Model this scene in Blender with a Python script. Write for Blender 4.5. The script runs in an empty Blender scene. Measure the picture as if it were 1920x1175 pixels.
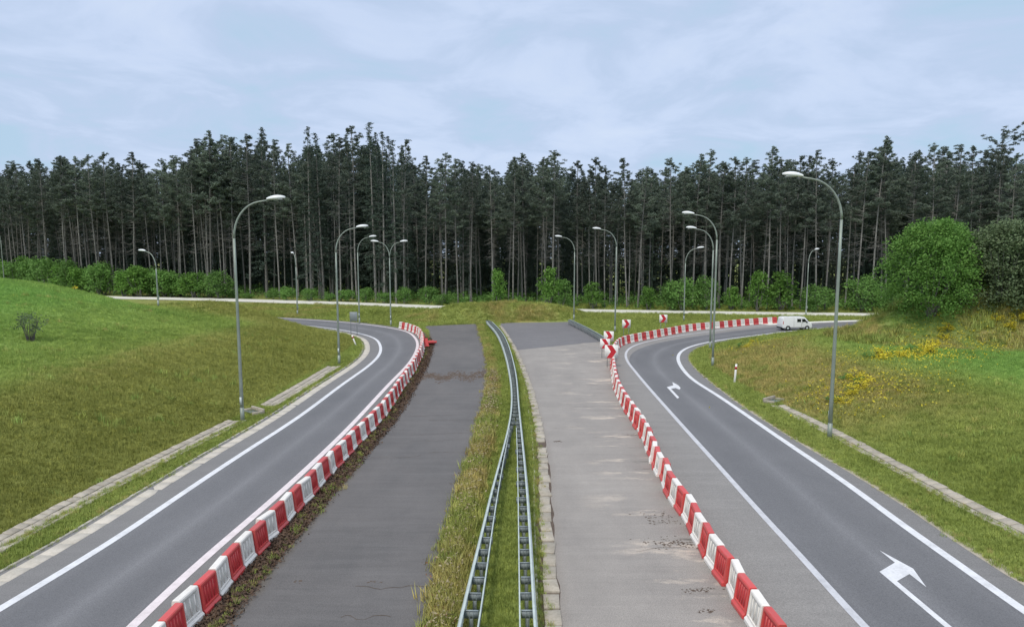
import bpy, bmesh, math, random
import numpy as np
from mathutils import Vector, Matrix, Euler
R = math.radians
# ------------------------------------------------------------------ camera
F, CX, CY, H = 1387.0, 960.0, 656.0, 9.8
PITCH = math.atan((CY - 480) / F)
sc = bpy.context.scene
C = sc.collection
cam_d = bpy.data.cameras.new('camera'); cam = bpy.data.objects.new('camera', cam_d); C.objects.link(cam)
cam.location = (0, 0, H); cam.rotation_euler = (math.pi / 2 - PITCH, 0, 0)
cam_d.sensor_width = 36; cam_d.lens = 36 * F / 1920
cam_d.shift_y = (CY - 587.5) / 1920
cam_d.clip_start = 0.1; cam_d.clip_end = 6000
sc.camera = cam
# ------------------------------------------------------------------ world, sun, exposure
SUN_EL, SUN_AZ = 52.0, 205.0       # azimuth clockwise from the view direction (+Y): behind the camera, to the left
w = bpy.data.worlds.new('World'); sc.world = w; w.use_nodes = True
nt = w.node_tree; nt.nodes.clear()
def nd(t, ty, **k):
    n = t.nodes.new(ty)
    for a, b in k.items():
        if a.startswith('i_'):
            n.inputs[int(a[2:]) if a[2:].isdigit() else a[2:]].default_value = b
        else: setattr(n, a, b)
    return n
out = nd(nt, 'ShaderNodeOutputWorld'); bg = nd(nt, 'ShaderNodeBackground'); bg.inputs[1].default_value = 0.1
sky = nd(nt, 'ShaderNodeTexSky', sky_type='NISHITA', sun_disc=False)
sky.sun_elevation = R(SUN_EL); sky.sun_rotation = R(SUN_AZ)
tc = nd(nt, 'ShaderNodeTexCoord'); sep = nd(nt, 'ShaderNodeSeparateXYZ')
nt.links.new(tc.outputs['Generated'], sep.inputs[0])
def M(t, op, a, b=None, clamp=False):
    n = t.nodes.new('ShaderNodeMath'); n.operation = op; n.use_clamp = clamp
    for i, v in enumerate((a, b)):
        if v is None: continue
        if isinstance(v, (int, float)): n.inputs[i].default_value = v
        else: t.links.new(v, n.inputs[i])
    return n.outputs[0]
zc = M(nt, 'ADD', M(nt, 'MAXIMUM', sep.outputs[2], 0.0), 0.17)
cmb = nd(nt, 'ShaderNodeCombineXYZ')
nt.links.new(M(nt, 'DIVIDE', sep.outputs[0], zc), cmb.inputs[0]); nt.links.new(M(nt, 'DIVIDE', sep.outputs[1], zc), cmb.inputs[1])
n1 = nd(nt, 'ShaderNodeTexNoise', i_Scale=1.9, i_Detail=8.0, i_Roughness=0.58, i_Distortion=0.5)
n2 = nd(nt, 'ShaderNodeTexNoise', i_Scale=0.55, i_Detail=4.0, i_Roughness=0.5)
nt.links.new(cmb.outputs[0], n1.inputs[0]); nt.links.new(cmb.outputs[0], n2.inputs[0])
def ramp(t, fac, stops):
    n = t.nodes.new('ShaderNodeValToRGB'); e = n.color_ramp.elements
    while len(e) < len(stops): e.new(0.5)
    for i, (p, c) in enumerate(stops):
        e[i].position = p; e[i].color = (*c, 1)
    t.links.new(fac, n.inputs[0]); return n.outputs[0]
cfac = M(nt, 'ADD', M(nt, 'MULTIPLY', n1.outputs[0], 0.62), M(nt, 'MULTIPLY', n2.outputs[0], 0.38))
ccol = ramp(nt, cfac, [(0.38, (4.15, 5.7, 7.3)), (0.47, (4.7, 5.75, 7.6)), (0.53, (5.3, 6.3, 8.2)), (0.66, (6.0, 6.9, 8.5))])
for e in (): pass
mixs = nd(nt, 'ShaderNodeMix', data_type='RGBA'); mixs.inputs[0].default_value = 0.93
nt.links.new(sky.outputs[0], mixs.inputs[6]); nt.links.new(ccol, mixs.inputs[7])
gr = nd(nt, 'ShaderNodeVectorMath', operation='SCALE')
nt.links.new(mixs.outputs[2], gr.inputs[0])
# an overcast sky grows brighter towards the zenith
nt.links.new(M(nt, 'ADD', M(nt, 'MULTIPLY', M(nt, 'MAXIMUM', M(nt, 'SUBTRACT', sep.outputs[2], 0.35), 0.0), 1.0), 1.0), gr.inputs['Scale'])
tint = nd(nt, 'ShaderNodeVectorMath', operation='MULTIPLY'); nt.links.new(gr.outputs[0], tint.inputs[0])
tm = ramp(nt, sep.outputs[2], [(0.0, (1, 1, 1)), (0.35, (1, 1, 1)), (0.8, (1.16, 1.04, .92))]); nt.links.new(tm, tint.inputs[1])
nt.links.new(tint.outputs[0], bg.inputs[0]); nt.links.new(bg.outputs[0], out.inputs[0])
sun_d = bpy.data.lights.new('sun', 'SUN'); sun_d.energy = 1.6; sun_d.angle = R(14); sun_d.color = (1.0, 0.93, 0.81)
sun = bpy.data.objects.new('sun', sun_d); C.objects.link(sun)
_az = R(SUN_AZ); _s = Vector((math.sin(_az) * math.cos(R(SUN_EL)), math.cos(_az) * math.cos(R(SUN_EL)), math.sin(R(SUN_EL))))
sun.rotation_euler = _s.to_track_quat('Z', 'Y').to_euler()
sc.view_settings.view_transform = 'Standard'; sc.view_settings.look = 'None'
sc.view_settings.exposure = 0.2; sc.view_settings.gamma = 1.0; sc.view_settings.use_curve_mapping = False
sc.render.engine = 'CYCLES'
sc.cycles.max_bounces = 6; sc.cycles.diffuse_bounces = 3; sc.cycles.transparent_max_bounces = 6
# ------------------------------------------------------------------ helpers
rnd = random.Random(7); rng = np.random.default_rng(11)
cp, sp = math.cos(PITCH), math.sin(PITCH)
def ray(px, py):
    a = (px - CX) / F; b = -(py - CY) / F
    return np.array((a, cp + b * sp, -sp + b * cp))
def g(px, py, z=0.0):
    d = ray(px, py); t = (z - H) / d[2]
    return (d[0] * t, d[1] * t)
def G(pts, z=0.0): return np.array([g(x, y, z) for x, y in pts])
def catmull(P, step=0.6):
    P = np.asarray(P, float); n = len(P); out = []
    for i in range(n - 1):
        p0 = P[i - 1] if i > 0 else 2 * P[0] - P[1]
        p1, p2 = P[i], P[i + 1]
        p3 = P[i + 2] if i + 2 < n else 2 * P[-1] - P[-2]
        L = np.linalg.norm(p2 - p1); k = max(2, int(L / step))
        d1 = (max(np.linalg.norm(p1 - p0), 1e-6)) ** .5; d2 = max(L, 1e-6) ** .5; d3 = (max(np.linalg.norm(p3 - p2), 1e-6)) ** .5
        m1 = (p2 - p1) + d2 * ((p1 - p0) / d1 - (p2 - p0) / (d1 + d2))
        m2 = (p2 - p1) + d2 * ((p3 - p2) / d3 - (p3 - p1) / (d2 + d3))
        for j in range(k):
            t = j / k
            out.append((2*t**3-3*t*t+1)*p1 + (t**3-2*t*t+t)*m1 + (-2*t**3+3*t*t)*p2 + (t**3-t*t)*m2)
    out.append(P[-1]); return np.array(out)
def smooth_line(P, n):
    P = P.copy()
    for _ in range(n):
        P[1:-1] = 0.25 * P[:-2] + 0.5 * P[1:-1] + 0.25 * P[2:]
    return P
def curve(px, z=0.0, step=0.6, sm=12):
    c = catmull(G(px, z), step); c = resample(c, step=step); return smooth_line(c, sm)
def arc(P): return np.concatenate([[0], np.cumsum(np.linalg.norm(np.diff(P, axis=0), axis=1))])
def resample(P, n=None, step=None):
    s = arc(P); n = n or max(2, int(s[-1] / step) + 1)
    q = np.linspace(0, s[-1], n)
    return np.stack([np.interp(q, s, P[:, k]) for k in range(P.shape[1])], 1)
def normals(P):
    t = np.gradient(P, axis=0); t /= np.linalg.norm(t, axis=1)[:, None] + 1e-9
    return np.stack([t[:, 1], -t[:, 0]], 1)        # right-hand side
def offset(P, d): return P + normals(P) * d
def inside(poly, x, y):
    r = np.zeros(x.shape, bool); n = len(poly); j = n - 1
    for i in range(n):
        xi, yi = poly[i]; xj, yj = poly[j]
        if yi != yj:
            c = ((yi > y) != (yj > y)) & (x < (xj - xi) * (y - yi) / (yj - yi) + xi)
            r ^= c
        j = i
    return r
def dist_line(L, x, y):
    best = np.full(x.shape, 1e9)
    for i in range(len(L) - 1):
        ax, ay = L[i]; bx, by = L[i + 1]; vx, vy = bx - ax, by - ay
        t = np.clip(((x - ax) * vx + (y - ay) * vy) / (vx * vx + vy * vy + 1e-9), 0, 1)
        best = np.minimum(best, np.hypot(x - ax - t * vx, y - ay - t * vy))
    return best
def sstep(a, b, x):
    t = np.clip((x - a) / (b - a), 0, 1); return t * t * (3 - 2 * t)
def wave(x, y, s, seed=0):
    r = np.random.default_rng(seed); v = 0; amp = 1; tot = 0
    for k in range(7):
        a = r.uniform(0, 6.28); f = s * (0.6 + 0.35 * k) ; ph = r.uniform(0, 6.28)
        v = v + amp * np.sin(f * (x * math.cos(a) + y * math.sin(a)) + ph + 1.3 * np.sin(f * 0.6 * (x * math.sin(a) - y * math.cos(a)) + ph))
        tot += amp; amp *= 0.85
    return v / tot
def mesh_np(name, V, Fc, mat=None, uv=None, smooth=False, attrs=None):
    V = np.asarray(V, np.float32); Fc = np.asarray(Fc, np.int32)
    me = bpy.data.meshes.new(name); nf, k = Fc.shape
    me.vertices.add(len(V)); me.vertices.foreach_set('co', V.ravel())
    me.loops.add(nf * k); me.loops.foreach_set('vertex_index', Fc.ravel())
    me.polygons.add(nf); me.polygons.foreach_set('loop_start', np.arange(0, nf * k, k, dtype=np.int32))
    me.polygons.foreach_set('loop_total', np.full(nf, k, np.int32))
    if smooth: me.polygons.foreach_set('use_smooth', np.ones(nf, bool))
    if uv is not None:
        l = me.uv_layers.new(name='UVMap'); l.data.foreach_set('uv', np.asarray(uv, np.float32)[Fc.ravel()].ravel())
    if attrs:
        for an, av in attrs.items():
            a = me.attributes.new(an, 'FLOAT', 'POINT'); a.data.foreach_set('value', np.asarray(av, np.float32))
    me.update(); me.validate()
    if mat: me.materials.append(mat)
    return me
def link(name, me, parent=None, label=None, cat=None, group=None, kind=None, loc=None, rot=None):
    o = bpy.data.objects.new(name, me); C.objects.link(o)
    if parent: o.parent = parent
    if label: o['label'] = label
    if cat: o['category'] = cat
    if group: o['group'] = group
    if kind: o['kind'] = kind
    if loc is not None: o.location = loc
    if rot is not None: o.rotation_euler = rot
    return o
def empty(name, loc, rz=0, label=None, cat=None, group=None, kind=None):
    o = link(name, None, None, label, cat, group, kind, loc, (0, 0, rz)); o.empty_display_size = 0.2; return o
def strip(name, A, B, z, mat, step=0.8, jag=None, kind='structure', parent=None, cols=1, **k):
    n = max(len(A), len(B), 3)
    A = resample(np.asarray(A), n); B = resample(np.asarray(B), n)
    if jag:
        ja, jb = jag
        A = A + normals(A) * (ja * wave(arc(A), arc(A) * 0.3, 1.9, 3))[:, None]
        B = B + normals(B) * (jb * wave(arc(B), arc(B) * 0.3, 1.9, 5))[:, None]
    s = arc((A + B) / 2); V = []; UV = []
    m = cols + 1
    for j in range(m):
        P = A + (B - A) * j / cols
        V.append(np.column_stack([P, np.full(n, z)])); UV.append(np.column_stack([np.full(n, j / cols), s]))
    V = np.concatenate(V); UV = np.concatenate(UV)
    Fc = []
    for j in range(cols):
        i = np.arange(n - 1)
        Fc.append(np.stack([j * n + i, (j + 1) * n + i, (j + 1) * n + i + 1, j * n + i + 1], 1))
    return link(name, mesh_np(name, V, np.concatenate(Fc), mat, UV), parent, kind=kind, **k)
def band(name, L, w_, z, mat, **k): return strip(name, offset(L, -w_ / 2), offset(L, w_ / 2), z, mat, **k)
# generic tube / box builders returning vertex+quad arrays
def box_v(x0, x1, y0, y1, z0, z1):
    V = [(x0,y0,z0),(x1,y0,z0),(x1,y1,z0),(x0,y1,z0),(x0,y0,z1),(x1,y0,z1),(x1,y1,z1),(x0,y1,z1)]
    Fq = [(0,3,2,1),(4,5,6,7),(0,1,5,4),(1,2,6,5),(2,3,7,6),(3,0,4,7)]
    return np.array(V, float), np.array(Fq)
def tube_v(P, rad, n=8, cap=True):
    P = np.asarray(P, float); m = len(P); T = np.gradient(P, axis=0); T /= np.linalg.norm(T, axis=1)[:, None] + 1e-9
    rad = np.broadcast_to(rad, (m,)); V = []
    up = np.array((0, 0, 1.0)) if abs(T[0][2]) < .9 else np.array((0, 1.0, 0))
    a = np.cross(T[0], up); a /= np.linalg.norm(a)
    for i in range(m):
        a = a - T[i] * a.dot(T[i]); a /= np.linalg.norm(a) + 1e-9; b = np.cross(T[i], a)
        for k in range(n):
            th = 2 * math.pi * k / n; V.append(P[i] + rad[i] * (a * math.cos(th) + b * math.sin(th)))
    Fq = [(i*n+k, i*n+(k+1) % n, (i+1)*n+(k+1) % n, (i+1)*n+k) for i in range(m-1) for k in range(n)]
    V = np.array(V)
    if cap:
        V = np.vstack([V, P[0], P[-1]]); c0, c1 = len(V) - 2, len(V) - 1
        Fq += [(c0, (k+1) % n, k, c0) for k in range(0)]
        for k in range(0, n, 2):
            Fq.append((c0, (k+2) % n, (k+1) % n, k)); o = (m-1)*n; Fq.append((c1, o+k, o+(k+1) % n, o+(k+2) % n))
    return V, np.array(Fq)
def join(parts):
    V = []; Fq = []; o = 0
    for v, f in parts:
        V.append(v); Fq.append(np.asarray(f) + o); o += len(v)
    return np.concatenate(V), np.concatenate(Fq)
def bev(name, me, wd=0.01, seg=1):
    bm = bmesh.new(); bm.from_mesh(me)
    bmesh.ops.bevel(bm, geom=bm.edges[:], offset=wd, segments=seg, affect='EDGES', profile=0.6)
    bm.to_mesh(me); bm.free(); return me
# ------------------------------------------------------------------ materials
def mat(name):
    m = bpy.data.materials.new(name); m.use_nodes = True; t = m.node_tree
    return m, t, t.nodes['Principled BSDF']
def tex(t, scale, detail=4, rough=0.55, vec=None, ty='ShaderNodeTexNoise'):
    n = t.nodes.new(ty); n.inputs['Scale'].default_value = scale
    if ty == 'ShaderNodeTexNoise': n.inputs['Detail'].default_value = detail; n.inputs['Roughness'].default_value = rough
    if vec is not None: t.links.new(vec, n.inputs['Vector'])
    return n.outputs[0]
def pos(t, sx=1, sy=1, sz=1):
    gn = t.nodes.new('ShaderNodeNewGeometry'); m = t.nodes.new('ShaderNodeVectorMath'); m.operation = 'MULTIPLY'
    m.inputs[1].default_value = (sx, sy, sz); t.links.new(gn.outputs['Position'], m.inputs[0]); return m.outputs[0]
def mix(t, f, a, b, bt='MIX'):
    n = t.nodes.new('ShaderNodeMix'); n.data_type = 'RGBA'; n.blend_type = bt
    for i, v in ((0, f), (6, a), (7, b)):
        if isinstance(v, (int, float)): n.inputs[i].default_value = v
        elif isinstance(v, tuple): n.inputs[i].default_value = (*v, 1)
        else: t.links.new(v, n.inputs[i])
    return n.outputs[2]
def bump(t, p, h, s=0.3, d=0.02):
    n = t.nodes.new('ShaderNodeBump'); n.inputs['Strength'].default_value = s; n.inputs['Distance'].default_value = d
    t.links.new(h, n.inputs['Height']); t.links.new(n.outputs[0], p.inputs['Normal'])
def maprange(t, v, a, b, c=0.0, d=1.0):
    n = t.nodes.new('ShaderNodeMapRange'); n.inputs[1].default_value = a; n.inputs[2].default_value = b
    n.inputs[3].default_value = c; n.inputs[4].default_value = d; t.links.new(v, n.inputs[0]); return n.outputs[0]
def objrand(t):
    return t.nodes.new('ShaderNodeObjectInfo').outputs['Random']
def uvx(t):
    u = t.nodes.new('ShaderNodeUVMap'); s = t.nodes.new('ShaderNodeSeparateXYZ'); t.links.new(u.outputs[0], s.inputs[0]); return s.outputs[0], s.outputs[1]
def asphalt(name, base, light, patch=0.5, tracks=None, sand=None, streak=0.0, grain=0.35, edge=None):
    m, t, p = mat(name)
    big = tex(t, 0.09, 5, 0.6, pos(t)); mid = tex(t, 0.7, 5, 0.6, pos(t, 1, .35, 1)); fine = tex(t, 34, 3, 0.7, pos(t))
    f = maprange(t, M(t, 'ADD', M(t, 'MULTIPLY', big, .55), M(t, 'MULTIPLY', mid, .45)), .36, .64)
    c = mix(t, M(t, 'MULTIPLY', f, patch), base, light)
    if tracks:
        u, v = uvx(t); tot = None
        for cpos, wd, am in tracks:
            g1 = M(t, 'SUBTRACT', 1.0, M(t, 'MULTIPLY', M(t, 'ABSOLUTE', M(t, 'SUBTRACT', u, cpos)), 1 / wd), True)
            g1 = M(t, 'MULTIPLY', M(t, 'MULTIPLY', g1, g1), am); tot = g1 if tot is None else M(t, 'ADD', tot, g1)
        tot = M(t, 'MULTIPLY', tot, maprange(t, tex(t, .25, 4, .6, pos(t, 1, .4, 1)), .3, .7, .55, 1.25))
        c = mix(t, tot, c, tuple(min(1, x * 1.5 + .02) for x in light))
    if streak:
        s1 = tex(t, 0.55, 6, 0.65, pos(t, .35, 2.6, 1)); s2 = tex(t, 1.4, 5, .6, pos(t, .3, 3.6, 1))
        c = mix(t, M(t, 'MULTIPLY', maprange(t, s1, .45, .7), streak), c, tuple(x * 1.75 for x in base))
        c = mix(t, M(t, 'MULTIPLY', maprange(t, s2, .52, .72), streak * .7), c, tuple(x * .62 for x in base))
    if sand:
        # blown sand lies in tongues coming from the barrier side
        u, v = uvx(t); s3 = tex(t, .42, 7, .68, pos(t, .5, 1.15, 1))
        f3 = M(t, 'MULTIPLY', maprange(t, s3, .54, .62), maprange(t, u, .2, .75))
        c = mix(t, M(t, 'MULTIPLY', f3, .8), c, sand)
        s4 = tex(t, .8, 4, .6, pos(t, .5, 1.6, 1))
        c = mix(t, M(t, 'MULTIPLY', M(t, 'MULTIPLY', maprange(t, s4, .62, .7), maprange(t, u, .55, .9)), .6), c, (.06, .05, .04))
    if edge:
        u, v = uvx(t); ed = M(t, 'ABSOLUTE', M(t, 'SUBTRACT', u, .5)); en = M(t, 'MULTIPLY', tex(t, 1.3, 5, .7, pos(t)), .08)
        c = mix(t, maprange(t, M(t, 'ADD', ed, en), .48, .56), c, edge)
    c = mix(t, 1.0, c, ramp(t, fine, [(.3, (1 - grain,) * 3), (.7, (1 + grain,) * 3)]), 'MULTIPLY')
    t.links.new(c, p.inputs['Base Color']); p.inputs['Roughness'].default_value = .72; p.inputs['Specular IOR Level'].default_value = .4
    cr = t.nodes.new('ShaderNodeTexVoronoi'); cr.feature = 'DISTANCE_TO_EDGE'; cr.inputs['Scale'].default_value = .22
    bump(t, p, fine, .35, .006); return m
def simple(name, col, rough=.6, metal=0.0, var=.15, scale=6, spec=.5, bmp=0, rv=0):
    m, t, p = mat(name); n = tex(t, scale, 5, .6, pos(t))
    c = mix(t, maprange(t, n, .3, .7), tuple(x * (1 - var) for x in col), tuple(min(1, x * (1 + var)) for x in col))
    if rv: c = mix(t, 1.0, c, ramp(t, objrand(t), [(0, (1 - rv,) * 3), (1, (1 + rv,) * 3)]), 'MULTIPLY')
    t.links.new(c, p.inputs['Base Color']); p.inputs['Roughness'].default_value = rough; p.inputs['Metallic'].default_value = metal
    p.inputs['Specular IOR Level'].default_value = spec
    if bmp: bump(t, p, tex(t, scale * 5, 4, .6, pos(t)), bmp, .01)
    return m
def worn(name, col, dirt, amount, sc_=3.0, rough=.55, rv=.08):
    m, t, p = mat(name)
    a = tex(t, sc_, 6, .65, pos(t)); b = tex(t, sc_ * 7, 4, .7, pos(t, 1, 1, .25))
    f = M(t, 'MULTIPLY', maprange(t, M(t, 'ADD', M(t, 'MULTIPLY', a, .6), M(t, 'MULTIPLY', b, .4)), .42, .68), amount)
    c = mix(t, f, col, dirt)
    c = mix(t, 1.0, c, ramp(t, objrand(t), [(0, (1 - rv,) * 3), (1, (1 + rv * .5,) * 3)]), 'MULTIPLY')
    t.links.new(c, p.inputs['Base Color']); p.inputs['Roughness'].default_value = rough; bump(t, p, b, .15, .01); return m
MT = {}
MT['lane'] = asphalt('lane asphalt', (.128, .127, .131), (.162, .160, .163), .8, tracks=[(.5, .2, .38), (.08, .1, .15), (.92, .1, .15)])
MT['shoulder'] = asphalt('shoulder asphalt', (.225, .212, .198), (.265, .25, .232), .8, streak=.2)
MT['sidestrip'] = asphalt('side strip asphalt', (.175, .168, .162), (.205, .197, .188), .8, streak=.15)
MT['oldleft'] = asphalt('disused dark asphalt', (.104, .098, .094), (.150, .138, .130), 1.0, streak=.36, edge=(.12, .1, .075))
MT['oldright'] = asphalt('disused pale asphalt', (.25, .228, .206), (.33, .30, .268), 1.0, streak=.2, sand=(.58, .49, .40), edge=(.26, .23, .2))
MT['olddark'] = asphalt('newer dark asphalt', (.15, .142, .145), (.18, .172, .17), .9, streak=.25)
MT['paint'] = worn('white road paint', (.74, .74, .75), (.36, .36, .36), .6, 2.0, .6, 0)
MT['paintold'] = worn('old white road paint', (.58, .58, .60), (.3, .3, .31), .6, 2.2, .6, 0)
MT['paintpink'] = worn('edge paint dusted red', (.78, .70, .70), (.42, .36, .35), .55, 2.4, .6, 0)
MT['concrete'] = worn('old concrete slab', (.47, .42, .34), (.20, .175, .13), .75, 1.6, .85, .16)
MT['gutter'] = worn('pale concrete gutter', (.58, .53, .45), (.30, .27, .21), .65, 1.3, .85, .08)
MT['kerb'] = worn('concrete kerb', (.50, .47, .40), (.2, .18, .13), .7, 1.5, .85, .1)
MT['sandy'] = worn('sandy dust edge', (.46, .40, .33), (.2, .2, .1), .75, 1.4, .95, 0)
MT['palecon'] = worn('pale gravel road', (.74, .72, .64), (.5, .5, .38), .5, .4, .95, 0)
MT['dirt'] = worn('dark humus', (.085, .06, .045), (.16, .12, .09), .8, 3, .95, 0)
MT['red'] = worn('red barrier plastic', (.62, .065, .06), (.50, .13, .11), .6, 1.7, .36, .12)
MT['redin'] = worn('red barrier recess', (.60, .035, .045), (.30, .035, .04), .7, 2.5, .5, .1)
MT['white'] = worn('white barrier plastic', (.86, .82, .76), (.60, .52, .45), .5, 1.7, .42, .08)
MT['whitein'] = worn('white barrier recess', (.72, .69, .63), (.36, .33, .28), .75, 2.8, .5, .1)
MT['galv'] = simple('galvanised steel', (.50, .56, .53), .55, .08, .15, 3)
MT['galvdark'] = simple('weathered steel', (.25, .285, .285), .65, .05, .25, 5)
MT['pole'] = simple('lamp pole steel', (.27, .31, .265), .5, .3, .12, 2)
MT['lamp'] = simple('lamp head shell', (.82, .84, .84), .35, 0, .04, 4)
MT['lens'] = simple('lamp lens', (.6, .62, .6), .15, 0, .05, 4)
MT['vanwhite'] = simple('van paint', (.82, .83, .82), .22, 0, .02, 2)
MT['glass'] = simple('dark window glass', (.012, .015, .018), .06, 0, .1, 3, spec=.8)
MT['tyre'] = simple('tyre rubber', (.02, .02, .02), .85, 0, .2, 9)
MT['blacktrim'] = simple('black trim', (.025, .025, .025), .6, 0, .2, 9)
MT['tail'] = simple('tail lamp red', (.45, .02, .02), .25, 0, .05, 9)
MT['signred'] = simple('sign red', (.52, .02, .03), .4, 0, .08, 4)
MT['signwhite'] = simple('sign white', (.85, .83, .78), .4, 0, .04, 4)
MT['signback'] = simple('sign back grey', (.26, .29, .29), .5, .2, .08, 4)
MT['bark'] = simple('pine bark', (.195, .188, .172), .9, 0, .35, 2.0, .2, rv=.3)
MT['twig'] = simple('dead twigs', (.11, .098, .095), .9, 0, .25, 2.0, .2)
def leafmat(name, a, b, scale=.5, rv=.2, trans=0.15):
    m, t, p = mat(name); n = tex(t, scale, 4, .6, pos(t)); n2 = tex(t, 7, 2, .6, pos(t))
    f = maprange(t, M(t, 'ADD', M(t, 'MULTIPLY', n, .6), M(t, 'MULTIPLY', n2, .4)), .35, .65)
    c = mix(t, f, a, b); c = mix(t, 1.0, c, ramp(t, objrand(t), [(0, (1 - rv, 1 - rv, 1 - rv)), (1, (1 + rv, 1 + rv, 1 + rv * .8))]), 'MULTIPLY')
    t.links.new(c, p.inputs['Base Color']); p.inputs['Roughness'].default_value = .7; p.inputs['Specular IOR Level'].default_value = .25
    if trans:
        tr = t.nodes.new('ShaderNodeBsdfTranslucent'); t.links.new(c, tr.inputs[0]); ms = t.nodes.new('ShaderNodeMixShader')
        ms.inputs[0].default_value = trans; t.links.new(p.outputs[0], ms.inputs[1]); t.links.new(tr.outputs[0], ms.inputs[2])
        t.links.new(ms.outputs[0], t.nodes['Material Output'].inputs[0])
    return m
MT['pine'] = leafmat('pine needles', (.072, .100, .076), (.165, .200, .155), .35, .34)
MT['spruce'] = leafmat('spruce needles', (.045, .068, .054), (.088, .120, .088), .4, .2)
MT['leafA'] = leafmat('fresh green leaves', (.095, .21, .036), (.20, .37, .075), .6, .22, .3)
MT['leafR'] = leafmat('round tree leaves', (.07, .17, .03), (.20, .36, .08), 1.1, .1, .25)
MT['leafB'] = leafmat('mid green leaves', (.10, .21, .05), (.20, .36, .09), .6, .22, .3)
MT['leafC'] = leafmat('grey green leaves', (.09, .13, .065), (.18, .235, .12), .6, .15, .2)
MT['broom'] = leafmat('yellow broom flowers', (.56, .48, .03), (.76, .65, .07), 1.5, .1, .2)
MT['leaflitter'] = leafmat('leaf litter', (.055, .036, .026), (.15, .095, .06), 3, 0, 0)
MT['weeds'] = leafmat('dry weeds', (.30, .24, .14), (.42, .36, .22), 2, .1, .1)
MT['rustweed'] = leafmat('reddish dead weeds', (.16, .075, .04), (.30, .17, .09), 2, 0, .05)
def grassmat(name, tuft):
    m, t, p = mat(name)
    def at(nm):
        a = t.nodes.new('ShaderNodeAttribute'); a.attribute_name = nm; a.attribute_type = 'INSTANCER' if tuft else 'GEOMETRY'; return a.outputs['Fac']
    dry, lush, rust = at('dry'), at('lush'), at('rust')
    n1 = tex(t, .12, 5, .6, pos(t)); n2 = tex(t, .9, 5, .65, pos(t)); n3 = tex(t, 6, 4, .7, pos(t))
    f = M(t, 'ADD', M(t, 'ADD', M(t, 'MULTIPLY', n1, .3), M(t, 'MULTIPLY', n2, .35)), M(t, 'MULTIPLY', n3, .35))
    k = 2.2 if tuft else 1.7
    c = mix(t, maprange(t, f, .40, .60), (.092 * k, .132 * k, .028 * k), (.185 * k, .235 * k, .066 * k))
    cl = mix(t, maprange(t, f, .38, .62), (.068 * k, .138 * k, .030 * k), (.145 * k, .245 * k, .064 * k))
    cd = mix(t, maprange(t, f, .41, .60), (.105 * k, .113 * k, .027 * k), (.178 * k, .186 * k, .056 * k))
    cr = mix(t, maprange(t, f, .38, .62), (.15 * k, .115 * k, .045 * k), (.27 * k, .22 * k, .09 * k))
    c = mix(t, lush, c, cl)
    c = mix(t, dry, c, cd)
    c = mix(t, M(t, 'MULTIPLY', rust, maprange(t, n2, .32, .55)), c, cr)
    if tuft:
        rr = t.nodes.new('ShaderNodeObjectInfo').outputs['Random']
        c = mix(t, 1.0, c, ramp(t, rr, [(0, (.80, .82, .78)), (.85, (1.08, 1.06, 1.0)), (1, (1.4, 1.3, 1.1))]), 'MULTIPLY')
    t.links.new(c, p.inputs['Base Color']); p.inputs['Roughness'].default_value = .85; p.inputs['Specular IOR Level'].default_value = .15
    if not tuft: bump(t, p, M(t, 'ADD', n3, M(t, 'MULTIPLY', tex(t, 22, 3, .7, pos(t)), .5)), .8, .12)
    return m
MT['ground'] = grassmat('grass ground', False); MT['tuft'] = grassmat('grass blades', True)
# ------------------------------------------------------------------ the lines everything follows (pixel picks turned into ground points)
LL = curve([(-140,1225),(0,1141),(209,1015),(324,937),(450,853),(555,785),(640,722),(693,684),(711,665),(713,648),(700,633),(660,622),(600,613),(560,609),(500,604)])   # left ramp, inner white line
LR = curve([(130,1290),(246,1175),(366,1062),(523,926),(640,816),(727,723),(770,677),(783,648),(778,633),(761,621),(727,614),(676,607),(625,602.5),(574,599),(480,594)])  # left ramp, line at the barrier
LBAR = curve([(290,1270),(388,1156),(438,1096),(479,1048),(529,998),(576,945),(640,874),(724,782),(763,722),(783,690),(797,654),(797,640),(788,627),(770,619),(753,615)], sm=6)
LCE = curve([(310,1300),(418,1175),(475,1109),(532,1046),(586,972),(640,914),(748,757),(765,728),(785,696),(803,657),(808,640),(803,624),(795,610)])                    # left edge of the left disused carriageway
ML = curve([(793,1300),(813,1175),(844,1005),(896,822),(917,717),(912,665),(896,607)])
MR = curve([(1060,1300),(1053,1175),(1038,979),(1027,848),(1001,743),(964,649),(936,606)])
SL = curve([(1026,1300),(1022,1175),(1008,979),(1002,800),(983,705),(957,645),(938,615)])
RBAR = curve([(1480,1290),(1399,1171),(1358,1104),(1322,1056),(1294,1007),(1273,967),(1245,928),(1237,904),(1221,878),(1209,841),(1195,809),(1179,787),(1164,761),(1152,736),(1146,708),(1144,688),(1145,670),(1150,655),(1165,645),(1206,636),(1247,628),(1298,619),(1350,614),(1400,609),(1455,605)], sm=3)
RL = curve([(1735,1290),(1620,1175),(1505,1047),(1427,963),(1362,890),(1282,801),(1213,723),(1189,694),(1176,677),(1173,664),(1180,653),(1200,644),(1240,635),(1281,628),(1320,623),(1400,613),(1452,609),(1560,604),(1690,600),(1850,596)])
RLE = curve([(1735,1290),(1620,1175),(1505,1047),(1427,963),(1362,890),(1282,801),(1213,723),(1190,694),(1181,679),(1182,668),(1190,659),(1213,649),(1250,640),(1290,633),(1330,627),(1400,618),(1452,613),(1560,606),(1690,602),(1850,598)])
RR = curve([(2200,1330),(1920,1146),(1803,1062),(1699,989),(1594,911),(1463,822),(1348,743),(1298,711),(1278,689),(1271,672),(1276,660),(1294,650),(1330,641),(1400,631),(1500,619),(1600,611),(1690,607),(1850,602)])
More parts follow.
